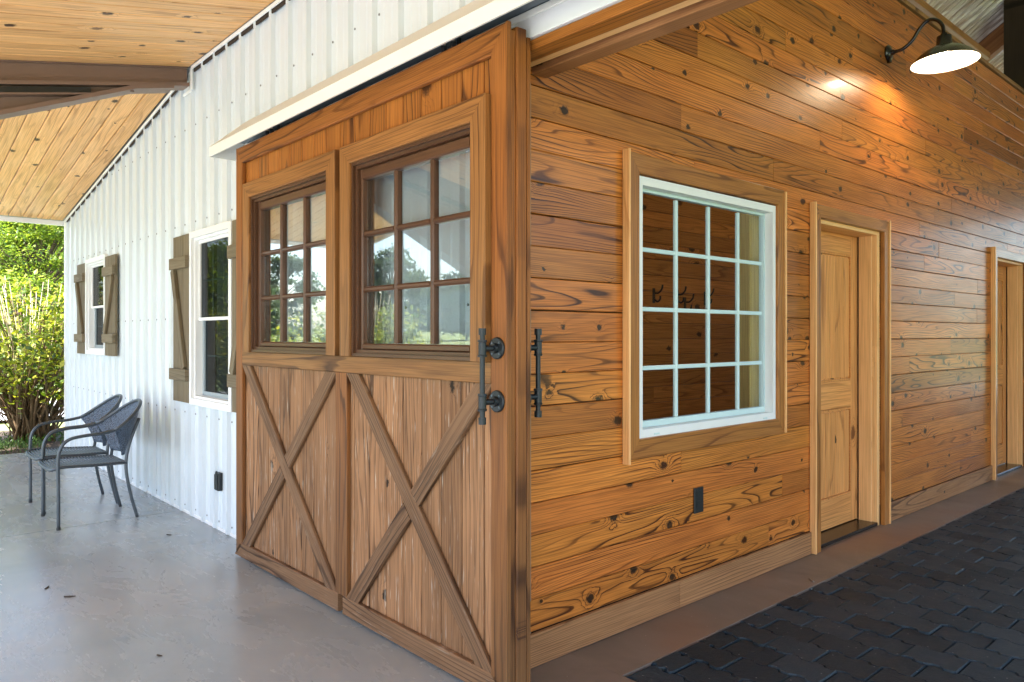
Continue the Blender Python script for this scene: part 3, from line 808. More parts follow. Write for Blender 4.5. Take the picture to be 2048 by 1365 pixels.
for i in range(4):
    for k in range(4):
        a, b = max(gy[i], 2.789)+.009, min(gy[i+1], 3.928)-(.009 if i < 3 else 0)
        if i == 0: a = 2.789
        c = gzv[k]+.009 if k else .930; d = gzv[k+1]-.009 if k < 3 else 2.012
        MB().box((XB-.052, a, c), (XB-.047, b, d)).build('pane', M['glass2'], winB)
for i in (1, 2, 3): bx('muntin', (XB-.058, gy[i]-.0105, .929), (XB-.040, gy[i]+.0105, 2.013), 'Z', M['muntin'], winB, .003)
for k in (1, 2, 3):
    for i in range(4):
        a = 2.789 if i == 0 else gy[i]+.0107; b = 3.928 if i == 3 else gy[i+1]-.0107
        bx('muntin', (XB-.056, a, gzv[k]-.0105), (XB-.042, b, gzv[k]+.0105), 'Y', M['muntin'], winB, .003)
casing(2.652, 4.048, .770, 2.172, .072, .090, .034, True, winB, M['casing_mid'])
bx('edge_band', (XB+.0005, 2.638, .752), (XB+.044, 2.6515, 2.182), 'Z', M['casing'], winB, .004)
bx('edge_band', (XB+.0005, 4.0485, .775), (XB+.044, 4.062, 2.165), 'Z', M['casing'], winB, .004)
for yy in (2.87, 3.86): bx('weep_cover', (XB+.0185, yy-.02, .868), (XB+.021, yy+.02, .876), 'Y', M['muntin'], winB, .001)
# doors
def pdoor(y0, y1):
    xd = XB-.135
    d = bx('door', (xd-.035, y0+.03, .03), (xd-.012, y1-.03, 2.035), 'Z', M['leaf_door'], wallB)
    a, b = y0+.028, y1-.028
    bx('stile', (xd-.011, a, .03), (xd, a+.11, 2.035), 'Z', M['leaf_door'], d)
    bx('stile', (xd-.011, b-.11, .03), (xd, b, 2.035), 'Z', M['leaf_door'], d)
    for z0, z1 in ((.03, .225), (.835, 1.02), (1.90, 2.035)):
        bx('rail', (xd-.011, a+.1105, z0), (xd, b-.1105, z1), 'Y', M['leaf_door'], d)
    n = 9; wd = (b-a-.25)/n
    for z0, z1 in ((.25, .81), (1.045, 1.875)):
        for i in range(n):
            bx('panel_board', (xd-.0115, a+.125+i*wd+.002, z0), (xd-.004, a+.125+(i+1)*wd-.002, z1), 'Z', M['leaf_door'], d, .0025)
        m = MB(); framey(m, a+.112, b-.112, z0-.023, z1+.023, .012, xd-.0112, xd+.004); m.build('panel_moulding', M['leaf_door'], d)
    for zz in (.25, 1.0, 1.82): MB().tube([(xd+.006, b+.004, zz-.045), (xd+.006, b+.004, zz+.045)], .006, 8).build('hinge', M['blackpl'], d)
    MB().lathe([(.0, .0), (.028, .0), (.028, .006), (.011, .01), (.011, .035), (.026, .045), (.028, .06), (.018, .072), (0, .074)], (xd, a+.06, .95), (1, 0, 0), 16).build('knob', M['black'], d, True)
    # frame
    f = bx('door_frame', (XB-.15, y0-.012, .0), (XB+.001, y0+.026, 2.075), 'Z', M['jamb_pale'], wallB)
    bx('jamb', (XB-.15, y1-.026, .0), (XB+.001, y1+.012, 2.075), 'Z', M['jamb_pale'], f)
    bx('jamb', (XB-.15, y0+.0265, 2.038), (XB+.001, y1-.0265, 2.075), 'Y', M['jamb_pale'], f)
    bx('stop', (xd+.012, y1-.040, .0), (XB-.035, y1-.0265, 2.037), 'Z', M['jamb_pale'], f)
    bx('threshold', (XB-.15, y0+.0265, .0005), (XB+.004, y1-.0265, .024), 'Y', M['threshold'], f)
    bx('weatherstrip', (xd+.001, y1-.032, .025), (xd+.011, y1-.0268, 2.037), 'Z', M['blackpl'], f)
    casing(y0-.048, y1+.092, 0.001, 2.142, .070, .080, .034, False, f, M['casing_mid'])
    bx('edge_band', (XB+.0005, y0-.0625, .001), (XB+.044, y0-.0485, 2.152), 'Z', M['casing'], f, .004)
    bx('edge_band', (XB+.0005, y1+.0925, .001), (XB+.044, y1+.1065, 2.148), 'Z', M['casing'], f, .004)
pdoor(4.475, 5.43)
pdoor(7.96, 8.92)
oc = thing('outlet_cover', 'black outlet plate on the pine wall below the white window', 'outlet cover', (XB, 3.232, .5))
bx('cover_plate', (XB+.001, 3.192, .438), (XB+.009, 3.272, .565), 'Z', M['blackpl'], oc, .003)
for zz in (.468, .52): bx('socket', (XB+.0095, 3.215, zz), (XB+.0105, 3.249, zz+.03), 'Z', M['blackpl'], oc, .0004)

# tack room behind the window
rm = thing('tack_room_wall', 'dim pine plank room wall seen through the white window', 'wall', (-3.8, 4, 0))
z = 0; rn = random.Random(4)
while z < 2.6:
    c = 2.1+rn.uniform(1, 3)
    for a, b in ((2.08, c), (c, 6.25)):
        board('plank', (-3.79, (a+b)/2, z+.0652), Y, Z, b-a-.002, .127, .02, M['room_pine'], rm, .0035)
    z += .1305
MB().box((-3.9, 2.08, 0), (-3.805, 6.3, 2.73)).build('wall_core', M['dark'], rm)
for xx in (-2.675, -2.513): bx('side_board', (xx, 4.385, 0), (xx+.158, 4.405, 2.7), 'Z', M['yellow_pine'], rm, .005)
x = -3.78
while x < -2.40:
    bx('side_board', (x, 6.18, 0), (x+.148, 6.20, 2.73), 'Z', M['yellow_pine'], rm, .005); x += .151
def hook(y, z, label):
    h = thing('coat_hook', label, 'coat hook', (-3.78, y, z), 'iron coat hooks on the tack room wall')
    bx('back_plate', (-3.779, y-.016, z-.06), (-3.772, y+.016, z+.06), 'Z', M['black'], h)
    MB().tube([(-3.772, y, z+.02), (-3.73, y, z+.02), (-3.70, y+.005, z+.05), (-3.695, y+.01, z+.085)], .008, 8, smooth=4).build('upper_prong', M['black'], h, True)
    MB().tube([(-3.772, y, z-.03), (-3.74, y, z-.05), (-3.715, y, z-.035), (-3.71, y, z-.005)], .008, 8, smooth=4).build('lower_prong', M['black'], h, True)
for (y, lb) in ((4.93, 'leftmost iron coat hook on the room wall seen through the window'), (5.25, 'second iron coat hook from the left behind the window'), (5.33+.01, None), (5.66, 'rightmost iron coat hook on the room wall seen through the window')):
    if lb: hook(y, 1.66, lb)
hook(5.36, 1.60, 'slightly lower iron coat hook between the others behind the window')

# opposite side and far end of the aisle
ow = thing('far_aisle_wall', 'plain wall on the far side of the paved aisle', 'wall', (2.3, 12, 0))
z = 0
while z < 3.7:
    board('plank', (2.35, 13.0, z+.0652), Y, Z, 10, .127, .02, M['room_pine'], ow, .0035); z += .1305
MB().box((2.365, 8, 0), (2.45, 18, 4.2)).build('wall_core', M['dark'], ow)
for yy in (2.25, 5.1): bx('post', (2.3, yy, 0), (2.45, yy+.15, 4.3), 'Z', M['dark_timber'], ow)

# ------------------------------------------------------------------ the sliding barn door
YD = 1.765
dx0, dx1, dz0, dz1 = -4.476, -2.004, .012, 2.462
dw = thing('sliding_barn_door', 'wide brown sliding barn door with two nine-pane windows over crossed braces', 'barn door', (-3.24, 1.82, 0))
yb0, yb1 = 1.792, 1.812           # vertical boards
x = dx0+.012
xs = []
k = 0
g0 = -2.026
while g0-.1365*k > dx0+.02: xs.append(g0-.1365*k); k += 1
xs.append(dx0+.012)
for hi_, lo_ in zip(xs[:-1], xs[1:]):
    if hi_-lo_ < .03: continue
    bx('board', (lo_+.0025, yb0, .03), (hi_-.0025, yb1, 1.20), 'Z', M['door_low'], dw, .004)
    inw = [(-4.23, -3.27), (-3.10, -2.14)]
    z1 = 2.44
    inside = any(a < lo_+.0 and hi_ < b for a, b in inw)
    if inside: bx('board', (lo_+.0025, yb0, 2.16), (hi_-.0025, yb1, z1), 'Z', M['door_up'], dw, .004)
    else:
        over = [ (max(lo_, a), min(hi_, b)) for a, b in inw if min(hi_, b)-max(lo_, a) > .004]
        bx('board', (lo_+.0025, yb0, 2.16), (hi_-.0025, yb1, z1), 'Z', M['door_up'], dw, .004)
        # the remaining strip beside the windows
        l2, h2 = lo_, hi_
        for a, b in over:
            if a <= lo_+1e-6: l2 = b
            else: h2 = a
        if h2-l2 > .01: bx('board', (l2+.0015, yb0, 1.205), (h2-.0015, yb1, 2.157), 'Z', M['door_up'], dw, .003)
ft = yb0-YD-.001
def yb(name, xa, xb, za, zb, grain, mat, y0=YD, y1=yb0-.001, **k): return bx(name, (xa, y0, za), (xb, y1, zb), grain, mat, dw, **k)
# face frame, mitred
sw, rt, rb = .088, .098, .085
yc = (YD+yb0-.001)/2
board('stile', (dx0+sw/2, yc, (dz0+dz1)/2), Z, X, dz1-dz0-(rt+rb)/2, sw, ft, M['door_frame'], dw, .004, (rb/sw, -rt/sw))
board('stile', (dx1-sw/2, yc, (dz0+dz1)/2), Z, -X, dz1-dz0-(rt+rb)/2, sw, ft, M['door_frame'], dw, .004, (rb/sw, -rt/sw))
board('top_rail', ((dx0+dx1)/2, yc, dz1-rt/2), X, -Z, dx1-dx0-sw-.002, rt, ft, M['door_frame'], dw, .004, (sw/rt, -sw/rt))
xm = -3.205
board('bottom_rail', ((dx0+xm)/2+.0, yc, dz0+rb/2), X, Z, xm-dx0-sw/2-.002, rb, ft, M['brace'], dw, .004, (sw/rb, 0))
board('bottom_rail', ((dx1+xm)/2, yc, dz0+rb/2), X, Z, dx1-xm-sw/2-.003, rb, ft, M['brace'], dw, .004, (0, -sw/rb))
# shorten trick not needed: rails meet at the middle post
yb('mid_rail', dx0+sw+.001, dx1-sw-.001, 1.160, 1.240, 'X', M['door_casing'], YD+.002)
yb('mid_post', xm-.055, xm+.055, dz0+rb+.001, 1.159, 'Z', M['door_frame'], YD+.004)
def brace(xa, za, xb, zb, yy0, yy1, nm='brace'):
    p, q = V((xa, 0, za)), V((xb, 0, zb)); d = (q-p); L = d.length; d.normalize()
    v = V((-d.z, 0, d.x)); W = .082
    # cut ends along the frame: horizontal cut
    k = (v.z/d.z) if abs(d.z) > .05 else 0
    board(nm, ((xa+xb)/2, (yy0+yy1)/2, (za+zb)/2), d, v, L, W, yy1-yy0, M['brace'], dw, .004, (-k, -k))
for (xa, xb) in ((dx0+sw, xm-.056), (xm+.056, dx1-sw)):
    zl, zh = dz0+rb, 1.159
    o_ = .045
    brace(xa+o_, zh, xb-o_, zl, YD+.005, yb0-.001)                      # runs down to the right, whole
    # the second brace is cut in two against the first
    A = V((xa+o_, 0, zl)); B = V((xb-o_, 0, zh)); mid = (A+B)/2
    d = (B-A).normalized(); e = (V((xb-o_, 0, zl))-V((xa+o_, 0, zh))).normalized()
    sn = abs(d.cross(e).y); half = .041/sn
    v = V((-d.z, 0, d.x)); cot = d.dot(e)/ (v.dot(e)) 
    k = v.z/d.z
    pL = mid-d*(half+.001); pR = mid+d*(half+.001)
    c = (A+pL)/2; board('brace', (c.x, (YD+.005+yb0-.001)/2, c.z), d, v, (pL-A).length, .082, yb0-YD-.006, M['brace'], dw, .004, (-k, cot))
    c = (B+pR)/2; board('brace', (c.x, (YD+.005+yb0-.001)/2, c.z), d, v, (B-pR).length, .082, yb0-YD-.006, M['brace'], dw, .004, (cot, -k))
# door core frame behind the boards and the back trim
bx('edge_frame', (dx1-.085, 1.8125, dz0+.01), (dx1+.004, 1.862, dz1-.008), 'Z', M['door_frame'], dw, .005)
bx('edge_frame', (dx0+.002, 1.8125, dz0+.01), (dx0+.085, 1.862, dz1-.008), 'Z', M['door_frame'], dw, .005)
for za, zb in ((dz0+.012, .12), (1.14, 1.26), (2.10, dz1-.01)):
    bx('edge_frame', (dx0+.086, 1.8125, za), (dx1-.086, 1.861, zb), 'X', M['door_frame'], dw, .003)
bx('edge_frame', (xm-.06, 1.8125, 1.261), (xm+.04, 1.861, 2.099), 'Z', M['door_frame'], dw, .003)
bx('board', (dx1-.021, yb0, .03), (dx1-.005, yb1, 2.44), 'Z', M['door_frame'], dw, .001)
bx('back_trim', (dx1-.09, 1.868, dz0+.01), (dx1-.002, 1.888, dz1-.03), 'Z', M['door_frame'], dw, .003)
bx('back_panel', (dx0+.01, 1.8625, .02), (dx1-.012, 1.867, 1.15), 'X', M['dark'], dw, .001)
# windows in the door
def dwin(xo0, xo1, gx):
    zt_, zb_ = 2.222, 1.241
    wd = .088; pr0, pr1 = 1.738, yb0-.001
    yc_ = (pr0+pr1)/2; th = pr1-pr0
    # casing: two legs, a mitred head
    r = board('window_casing', (xo0+wd/2, yc_, (zb_+zt_-wd/2)/2), Z, X, zt_-zb_-wd/2, wd, th, M['door_casing'], dw, .004, (0, -1))
    board('casing', (xo1-wd/2, yc_, (zb_+zt_-wd/2)/2), Z, -X, zt_-zb_-wd/2, wd, th, M['door_casing'], r, .004, (0, -1))
    board('casing', ((xo0+xo1)/2, yc_, zt_-wd/2), X, -Z, xo1-xo0-wd-.002, wd, th, M['door_casing'], r, .004, (1, -1))
    xa, xb = xo0+wd, xo1-wd
    za, zc = zb_+.0, zt_-wd
    # lining and sash
    m = MB(); framebox(m, xa+.0005, xb-.0005, za+.0005, zc-.0005, .014, 1.752, 1.86); 
    m.build('lining', M['sash'], r)
    m = MB(); framebox(m, xa+.0145, xb-.0145, za+.0145, zc-.0145, .016, 1.766, 1.858); m.build('lining', M['sash'], r)
    g0, g1 = gx[0], gx[-1]
    q0, q1 = 1.780, 1.826
    bx('sash_stile', (xa+.031, q0, za+.031), (g0-.001, q1, zc-.031), 'Z', M['sash'], r, .006)
    bx('sash_stile', (g1+.001, q0, za+.031), (xb-.031, q1, zc-.031), 'Z', M['sash'], r, .006)
    bx('sash_rail', (g0, q0, za+.031), (g1, q1, 1.300), 'X', M['sash'], r, .006)
    bx('sash_rail', (g0, q0, 2.056), (g1, q1, zc-.031), 'X', M['sash'], r, .006)
    hz_ = [1.301, 1.549, 1.805, 2.055]
    for i in (1, 2): bx('muntin', (gx[i]-.012, 1.785, 1.302), (gx[i]+.012, 1.822, 2.054), 'Z', M['sash'], r, .008)
    for k in (1, 2):
        for i in range(3):
            a = gx[i]+(.0125 if i else .001); b = gx[i+1]-(.0125 if i < 2 else .001)
            bx('muntin', (a, 1.786, hz_[k]-.012), (b, 1.821, hz_[k]+.012), 'X', M['sash'], r, .008)
    for i in range(3):
        for k in range(3):
            a = gx[i]+(.010 if i else 0); b = gx[i+1]-(.010 if i < 2 else 0)
            c = hz_[k]+(.010 if k else 0); d = hz_[k+1]-(.010 if k < 2 else 0)
            MB().box((a, 1.806, c), (b, 1.809, d)).build('pane', M['glass'], r)
dwin(-4.315, -3.212, [-4.16, -3.904, -3.626, -3.36])
dwin(-3.165, -2.094, [-3.025, -2.762, -2.492, -2.235])
# pipe handles
def handle(xc, yface, sgn, depth, zc_top, zc_bot, nm, par):
    yp = yface+sgn*depth
    body = MB().tube([(xc, yp, zc_bot-.066), (xc, yp, zc_top+.060)], .0095, 14).build(nm, M['black'], par, False); autosmooth(body)
    for zz in (zc_bot-.066, zc_top+.060):
        t = MB().tube([(xc, yp, zz-.012), (xc, yp, zz+.012)], .0145, 10).build('end_cap', M['black'], body); autosmooth(t)
    for zz in (zc_bot, zc_top):
        t = MB().lathe([(0, -.031), (.0165, -.031), (.0175, -.024), (.0145, -.022), (.0145, .022), (.0175, .024), (.0165, .031), (0, .031)], (xc, yp, zz), (0, 0, 1), 14).build('pipe_tee', M['black'], body); autosmooth(t)
        t = MB().tube([(xc, yp, zz), (xc, yface+sgn*.006, zz)], .011, 12).build('nipple', M['black'], body); autosmooth(t)
        t = MB().lathe([(0, .0), (.040, .0), (.040, .006), (.037, .009), (.019, .010), (.017, .024), (.0, .024)], (xc, yface+sgn*.0005, zz), (0, sgn, 0), 24).build('flange', M['black'], body); autosmooth(t)
        m = MB()
        for k in range(4):
            a = PI/4+k*PI/2
            m.lathe([(.0, .009), (.0048, .009), (.0048, .0115), (0, .0125)], (xc+.028*math.cos(a), yface+sgn*.0005, zz+.028*math.sin(a)), (0, sgn, 0), 8)
        m.build('screws', M['trackdark'], body)
handle(-2.052, YD, -1, .072, 1.291, 1.099, 'pipe_handle', dw)
handle(-2.050, 1.888, 1, .078, 1.291, 1.105, 'pipe_handle', dw)

# ------------------------------------------------------------------ gooseneck lamp
LY, LZ = 5.583, 3.357
lp = thing('gooseneck_lamp', 'lit black gooseneck barn lamp high on the pine wall', 'wall lamp', (XB, LY, LZ))
t = MB().lathe([(0, 0), (.058, 0), (.058, .010), (.045, .022), (.020, .030), (.018, .045), (0, .045)], (XB+.001, LY, LZ), (1, 0, 0), 20).build('wall_mount', M['lampblack'], lp); autosmooth(t)
t = MB().lathe([(0, 0), (.016, 0), (.016, .02), (0, .024)], (XB+.02, LY-.02, LZ-.055), (0, 0, -1), 10).build('thumb_screw', M['lampblack'], lp); autosmooth(t)
xs_ = -1.832
MB().tube([(XB+.03, LY, LZ), (XB+.10, LY, LZ+.004), (XB+.165, LY, LZ+.045), (XB+.215, LY, LZ+.115), (XB+.27, LY, LZ+.155), (xs_-.045, LY, LZ+.140), (xs_-.008, LY, LZ+.09), (xs_, LY, LZ+.02)], .0125, 12, smooth=8).build('gooseneck_arm', M['lampblack'], lp, True)
ax = V((.03, 0, -1)).normalized(); tc_ = V((xs_, LY, LZ+.035))
t = MB().lathe([(0, 0), (.020, 0), (.022, .012), (.044, .02), (.046, .034), (.050, .075), (.060, .088), (.062, .095)], tc_, ax, 28).build('neck_cap', M['lampblack'], lp); autosmooth(t, 50)
prf_o = [(.060, .088), (.085, .098), (.125, .118), (.165, .148), (.194, .180), (.204, .196), (.208, .200)]
t = MB().lathe(prf_o, tc_, ax, 48).build('shade', M['lampblack'], lp, True)
prf_i = [(.207, .2002), (.202, .195), (.191, .178), (.162, .147), (.122, .118), (.082, .099), (.03, .092), (.0, .092)]
MB().lathe(prf_i, tc_, ax, 48).build('shade_liner', M['lampwhite'], t, True)
c = tc_+ax*.145
pr = [(0.0001, -.042)]+[(.034*math.sin(a), -.034*math.cos(a)) for a in [PI*i/12 for i in range(1, 12)]]+[(.0001, .034)]
MB().lathe(pr, c, ax, 20).build('bulb', M['bulb'], lp, True)
t = MB().lathe([(.0, .09), (.018, .09), (.018, .112), (.0, .112)], tc_, ax, 14).build('socket', M['lampwhite'], lp)

# ------------------------------------------------------------------ patio chairs
def chair(cx, cy, label):
    ch = thing('patio_chair', label, 'chair', (cx, cy, 0), 'stacking patio chairs by the white wall')
    P = lambda x, y, z: (cx+x, cy+y, z)
    r = .0115
    for s in (1, -1):
        m = MB().tube([P(.268*s, -.25, 0), P(.266*s, -.25, .25), P(.265*s, -.252, .46), P(.265*s, -.238, .555), P(.266*s, -.19, .612), P(.268*s, -.10, .632), P(.268*s, .02, .640), P(.262*s, .10, .655)], r, 10, smooth=6)
        m.build('front_leg_and_arm', M['chair'], ch, True)
        m = MB().tube([P(.225*s, .262, 0), P(.215*s, .225, .15), P(.205*s, .195, .32), P(.200*s, .195, .44), P(.185*s, .225, .56), P(.165*s, .29, .72)], r, 10, smooth=6)
        m.build('leg', M['chair'], ch, True)
        MB().lathe([(.0, 0), (.0135, 0), (.0135, .02), (.0, .02)], P(.268*s, -.25, .0), (0, 0, 1), 10).build('foot_cap', M['blackpl'], ch)
    # hoop round the back
    hoop = []
    for i in range(21):
        a = PI*i/20; c_, s_ = math.cos(a), math.sin(a)
        hoop.append(P(.262*c_*(1-.06*s_), .10+.235*s_**.9 if s_ > 0 else .10, .655+.185*s_**1.1 if s_ > 1e-6 else .655))
    MB().tube(hoop, r*1.1, 10).build('back_hoop', M['chair'], ch, True)
    # woven back shell
    N, R = 24, 10; vs = []; fs = []
    for j in range(R+1):
        t = j/R
        for i in range(N+1):
            a = PI*i/N; c_, s_ = math.cos(a), max(0, math.sin(a))
            top = V((.262*c_*(1-.06*s_), .10+.235*s_**.9, .655+.185*s_**1.1))
            bot = V((.150*c_, .175+.045*s_, .455))
            p = top.lerp(bot, t); p.z -= 0
            if t > 0: p.x *= (1-.10*math.sin(PI*t))
            vs.append(P(p.x, p.y+.012*math.sin(PI*t), p.z))
    for j in range(R):
        for i in range(N):
            a = j*(N+1)+i; fs.append((a, a+1, a+N+2, a+N+1))
    o = mesh('woven_back', vs, fs, M['weave'], ch, None, True)
    sm = o.modifiers.new('thickness', 'SOLIDIFY'); sm.thickness = .006; sm.offset = 0
    # seat: frame and ribbed panel
    fr = [P(-.205, .195, .405), P(-.235, 0, .413), P(-.255, -.20, .425), P(-.245, -.262, .418), P(-.20, -.285, .405), P(0, -.292, .402), P(.20, -.285, .405), P(.245, -.262, .418), P(.255, -.20, .425), P(.235, 0, .413), P(.205, .195, .405)]
    MB().tube(fr, .010, 8, smooth=3).tube([fr[0], fr[-1]], .009, 8).build('seat_frame', M['chair'], ch, True)
    n = 24; m = MB()
    for i in range(n):
        t = i/(n-1); y = -.272+.462*t; hw = .245-.04*t; zc = .418 if y > -.20 else .418-(-.20-y)*.12; zc -= .012*t
        pts = [P(hw*k/4, y+.004*k/4*0, zc+.004-.010*(1-(k/4)**2)) for k in range(-4, 5)]
        m.tube(pts, .0066, 6)
    o = m.build('seat_weave', M['chair'], ch, True)
chair(-6.155, 1.345, 'nearer graphite metal patio chair with woven back, closer to the shuttered window')
chair(-6.745, 1.36, 'farther graphite metal patio chair with woven back, closer to the shrub')

# ------------------------------------------------------------------ little things on the floors
def twig(name, x, y, a, L, label, mat=None, r=.004):
    d = V((math.cos(a), math.sin(a), 0)); p = V((x, y, r))
    o = MB().tube([p-d*L/2, p+V((d.y, -d.x, 0))*L*.06, p+d*L/2], [r, r*1.1, r*.6], 6).build(name, mat or M['twig'], None, True, at=(x, y, 0))
    tag(o, label, 'twig' if name == 'twig' else 'screw'); return o
twig('twig', -4.585, .80, 2.6, .045, 'short dark twig lying on the grey porch floor, farther from the camera')
twig('twig', -4.35, .86, 1.0, .055, 'short dark twig on the grey porch floor, nearer the barn door')
twig('twig', -5.25, 1.62, .5, .04, 'tiny twig on the concrete close to the white wall')
twig('twig', -3.30, .98, .5, .025, 'tiny dark crumb on the porch floor in front of the barn door')
twig('loose_screw', -1.945, 3.93, -.7, .055, 'small pale screw lying on the brown curb strip', M['chrome'], .004)

# ------------------------------------------------------------------ planting
def leaf(vs, fs, p, d, up, L, W):
    d = d.normalized(); s = d.cross(up)
    if s.length < 1e-4: s = V((1, 0, 0))
    s.normalize(); n = s.cross(d); b = len(vs)
    vs += [tuple(p), tuple(p+d*L*.45+s*W/2-n*W*.12), tuple(p+d*L), tuple(p+d*L*.45-s*W/2-n*W*.12)]
    fs += [(b, b+1, b+2), (b, b+2, b+3)]
def shrub(x, y, label, n_st, seed, H=1.95, R=1.25, nl=44, ls=.07):
    rn = random.Random(seed); sh = thing('leafy_shrub', label, 'shrub', (x, y, -.03), 'arching shrubs beside the porch')
    st = MB(); vs = []; fs = []
    for i in range(n_st):
        a = rn.uniform(0, 2*PI); rr = R*math.sqrt(rn.uniform(.02, 1)); h = H*rn.uniform(.55, 1.04)*(1-.30*(rr/R)**2)
        b = V((x+rn.uniform(-.22, .22), y+rn.uniform(-.22, .22), -.05)); e = V((x+rr*math.cos(a), y+rr*math.sin(a), h))
        m_ = b.lerp(e, .5); m_.z = h*.62; m_.x -= .18*rr*math.cos(a); m_.y -= .18*rr*math.sin(a)
        tip = e+V((math.cos(a)*.18, math.sin(a)*.18, rn.uniform(-.12, .16)))
        pts = []
        for k in range(9):
            t = k/8; q = b*(1-t)**3+m_*3*t*(1-t)**2+e*3*t*t*(1-t)+tip*t**3
            q += V((rn.uniform(-.02, .02), rn.uniform(-.02, .02), rn.uniform(-.02, .02))); pts.append(q)
        r0 = rn.uniform(.007, .017); st.tube(pts, [r0*(1-.8*k/8) for k in range(9)], 5)
        for k in range(nl):
            t = rn.uniform(.25, 1)**.75; j = min(7, int(t*8)); q = pts[j].lerp(pts[j+1], t*8-j)
            q = q+V((rn.gauss(0, .075), rn.gauss(0, .075), rn.gauss(0, .07)))
            dd = V((rn.gauss(0, 1), rn.gauss(0, 1), rn.gauss(-.1, .7))); s = ls*rn.uniform(.6, 1.3)
            leaf(vs, fs, q, dd, V((rn.gauss(0, .4), rn.gauss(0, .4), 1)), s, s*.55)
    for i in range(14):
        a = rn.uniform(0, 2*PI); b = V((x+.1*math.cos(a), y+.1*math.sin(a), -.05))
        st.tube([b, b+V((math.cos(a)*.15, math.sin(a)*.15, .35)), b+V((math.cos(a)*.5, math.sin(a)*.5, rn.uniform(.7, 1.1)))], [.032, .022, .008], 6)
    cn = MB()
    for i in range(n_st//4):
        a = rn.uniform(0, 2*PI); rr = R*rn.uniform(.1, .8)
        b = V((x+rr*.4*math.cos(a), y+rr*.4*math.sin(a), .3)); e = V((x+rr*math.cos(a), y+rr*math.sin(a), H*rn.uniform(.85, 1.08)))
        cn.tube([b, b.lerp(e, .5)+V((rn.gauss(0, .03), rn.gauss(0, .03), .05)), e], [.007, .006, .003], 5)
    cn.build('canes', M['cane'], sh, True)
    st.build('stems', M['stem'], sh, True)
    mesh('foliage', vs, fs, M['leaf_shrub'], sh)
shrub(-11.3, 1.80, 'yellow green leafy shrub with arching bare stems beside the porch end', 150, 1, 2.02, 1.35, 52, .088)
shrub(-11.7, -.95, 'yellow green shrub reflected in the left panes of the barn door', 90, 2, 1.8, 1.1, 60, .085)
shrub(-11.6, -3.3, 'bushy shrub reflected at the edge of the right barn door window', 90, 3, 2.0, 1.1, 60, .085)

def tree_meshes(seed, H, R, nc, nl, ls, tag_):
    rn = random.Random(seed); m = MB()
    m.tube([(0, 0, -.3), (rn.uniform(-.1, .1), 0, H*.2), (rn.uniform(-.2, .2), .1, H*.5), (0, 0, H*.85)], [H*.028, H*.022, H*.014, H*.004], 8)
    vs = []; fs = []
    for i in range(nc):
        a = rn.uniform(0, 2*PI); zt_ = rn.uniform(.06, 1.0)
        prof_ = math.sin(PI*min(1, (zt_*.86+.10)))**.6
        rr = R*prof_*rn.uniform(.35, 1.05); c = V((rr*math.cos(a), rr*math.sin(a), H*zt_))
        s0 = V((0, 0, H*(zt_*.62+.05))); m.tube([s0, s0.lerp(c, .5)+V((0, 0, .1)), c], [H*.008, H*.005, H*.0015], 5)
        cr = R*rn.uniform(.18, .34)
        for k in range(nl):
            v = V((rn.gauss(0, 1), rn.gauss(0, 1), rn.gauss(0, .62))); v = v.normalized()*cr*rn.uniform(.35, 1.08) if v.length > 0 else v
            q = c+V((v.x, v.y, v.z*.62)); s = ls*rn.uniform(.6, 1.4)
            leaf(vs, fs, q, V((rn.gauss(0, 1), rn.gauss(0, 1), rn.gauss(-.2, .6))), V((0, 0, 1)), s, s*.62)
    tm = bpy.data.meshes.new('trunk'); tm.from_pydata(m.v, [], m.f); tm.materials.append(M['bark'])
    fm = bpy.data.meshes.new('crown'); fm.from_pydata(vs, [], fs); fm.materials.append(M[tag_])
    return tm, fm
TA = tree_meshes(21, 8, 3.6, 130, 230, .17, 'leaf_tree')
TB = tree_meshes(22, 7, 3.1, 115, 230, .17, 'leaf_tree')
TF = tree_meshes(23, 9, 3.8, 60, 130, .42, 'leaf_far')
TG = tree_meshes(24, 8, 3.4, 55, 130, .42, 'leaf_far')
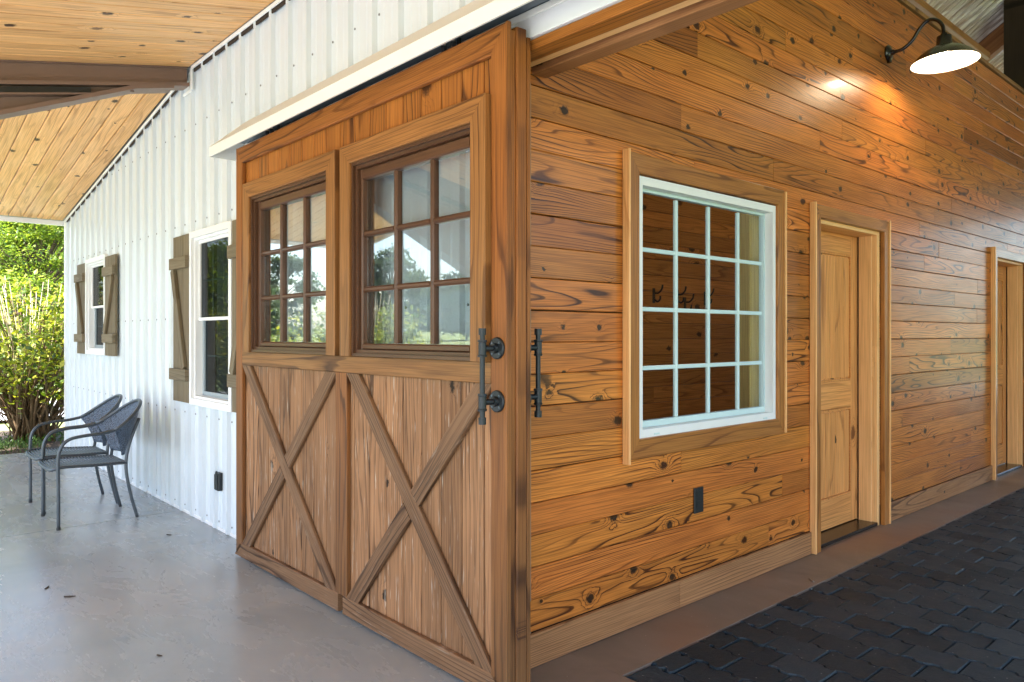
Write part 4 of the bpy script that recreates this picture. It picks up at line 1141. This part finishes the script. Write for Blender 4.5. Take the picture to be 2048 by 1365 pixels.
def tree(T, x, y, s, rz_, label, group, name='leafy_tree'):
    t = bpy.data.objects.new(name, None); C.objects.link(t); t.location = (x, y, gz(x, y)-.1); t.rotation_euler = (0, 0, rz_); t.scale = (s, s, s)
    t['label'] = label; t['category'] = 'tree'; t['group'] = group
    for nm, me in (('trunk', T[0]), ('crown', T[1])):
        o = bpy.data.objects.new(nm, me); C.objects.link(o); o.parent = t
G1 = 'green trees beyond the porch end'
tree(TA, -27.0, 4.5, .66, .3, 'leafy tree whose lit crown fills the gap under the left eave', G1)
for i, (x, y, s) in enumerate(((-31, 6.6, .72), (-29, 2.6, .74), (-40, 5.6, .95), (-36, .5, .8), (-45, 10, 1.2), (-27, -4.5, .9))):
    tree(TB if i % 2 else TA, x, y, s, i*1.3, ['leafy tree rising behind the right side of the yellow green shrub', 'leafy tree standing just left of the lit crown above the shrub', 'larger leafy tree farther back above the shrub', 'leafy tree at the left edge of the photo above the shrub', 'tallest leafy tree far back behind the house corner', 'smaller leafy tree reflected in the left barn door window'][i], G1)
rn = random.Random(9)
G2 = 'far trees across the meadow, reflected in the door glass'
for i in range(46):
    t = i/45; x = -150+190*t+rn.uniform(-3, 3); y = -105+rn.uniform(-7, 7)+abs(t-.5)*40*(t < .5)
    tree(TF if i % 2 else TG, x, y, rn.uniform(.95, 1.5), rn.uniform(0, 6), 'far woodland tree across the meadow reflected in the door panes', G2, 'far_tree')
for i in range(14):
    x = -62-rn.uniform(0, 35); y = -48+i*5.4+rn.uniform(-2, 2)
    tree(TG if i % 2 else TF, x, y, rn.uniform(.9, 1.4), rn.uniform(0, 6), 'far woodland tree across the meadow reflected in the door panes', G2, 'far_tree')
vs = []; fs = []; rn = random.Random(31)
for i in range(5200):
    x = rn.uniform(-11.6, -10.15); y = rn.uniform(-1, 2.6); 
    if noise.noise(V((x*1.7, y*1.7, 0))) < -.02: continue
    leaf(vs, fs, V((x, y, rn.uniform(-.04, .05))), V((rn.gauss(0, .6), rn.gauss(0, .6), 1)), V((rn.gauss(0, 1), rn.gauss(0, 1), .1)), rn.uniform(.03, .08), .014)
o = mesh('ground_cover', vs, fs, M['cover_leaf']); tag(o, 'low green ground cover at the foot of the shrub', 'ground cover', kind='stuff')
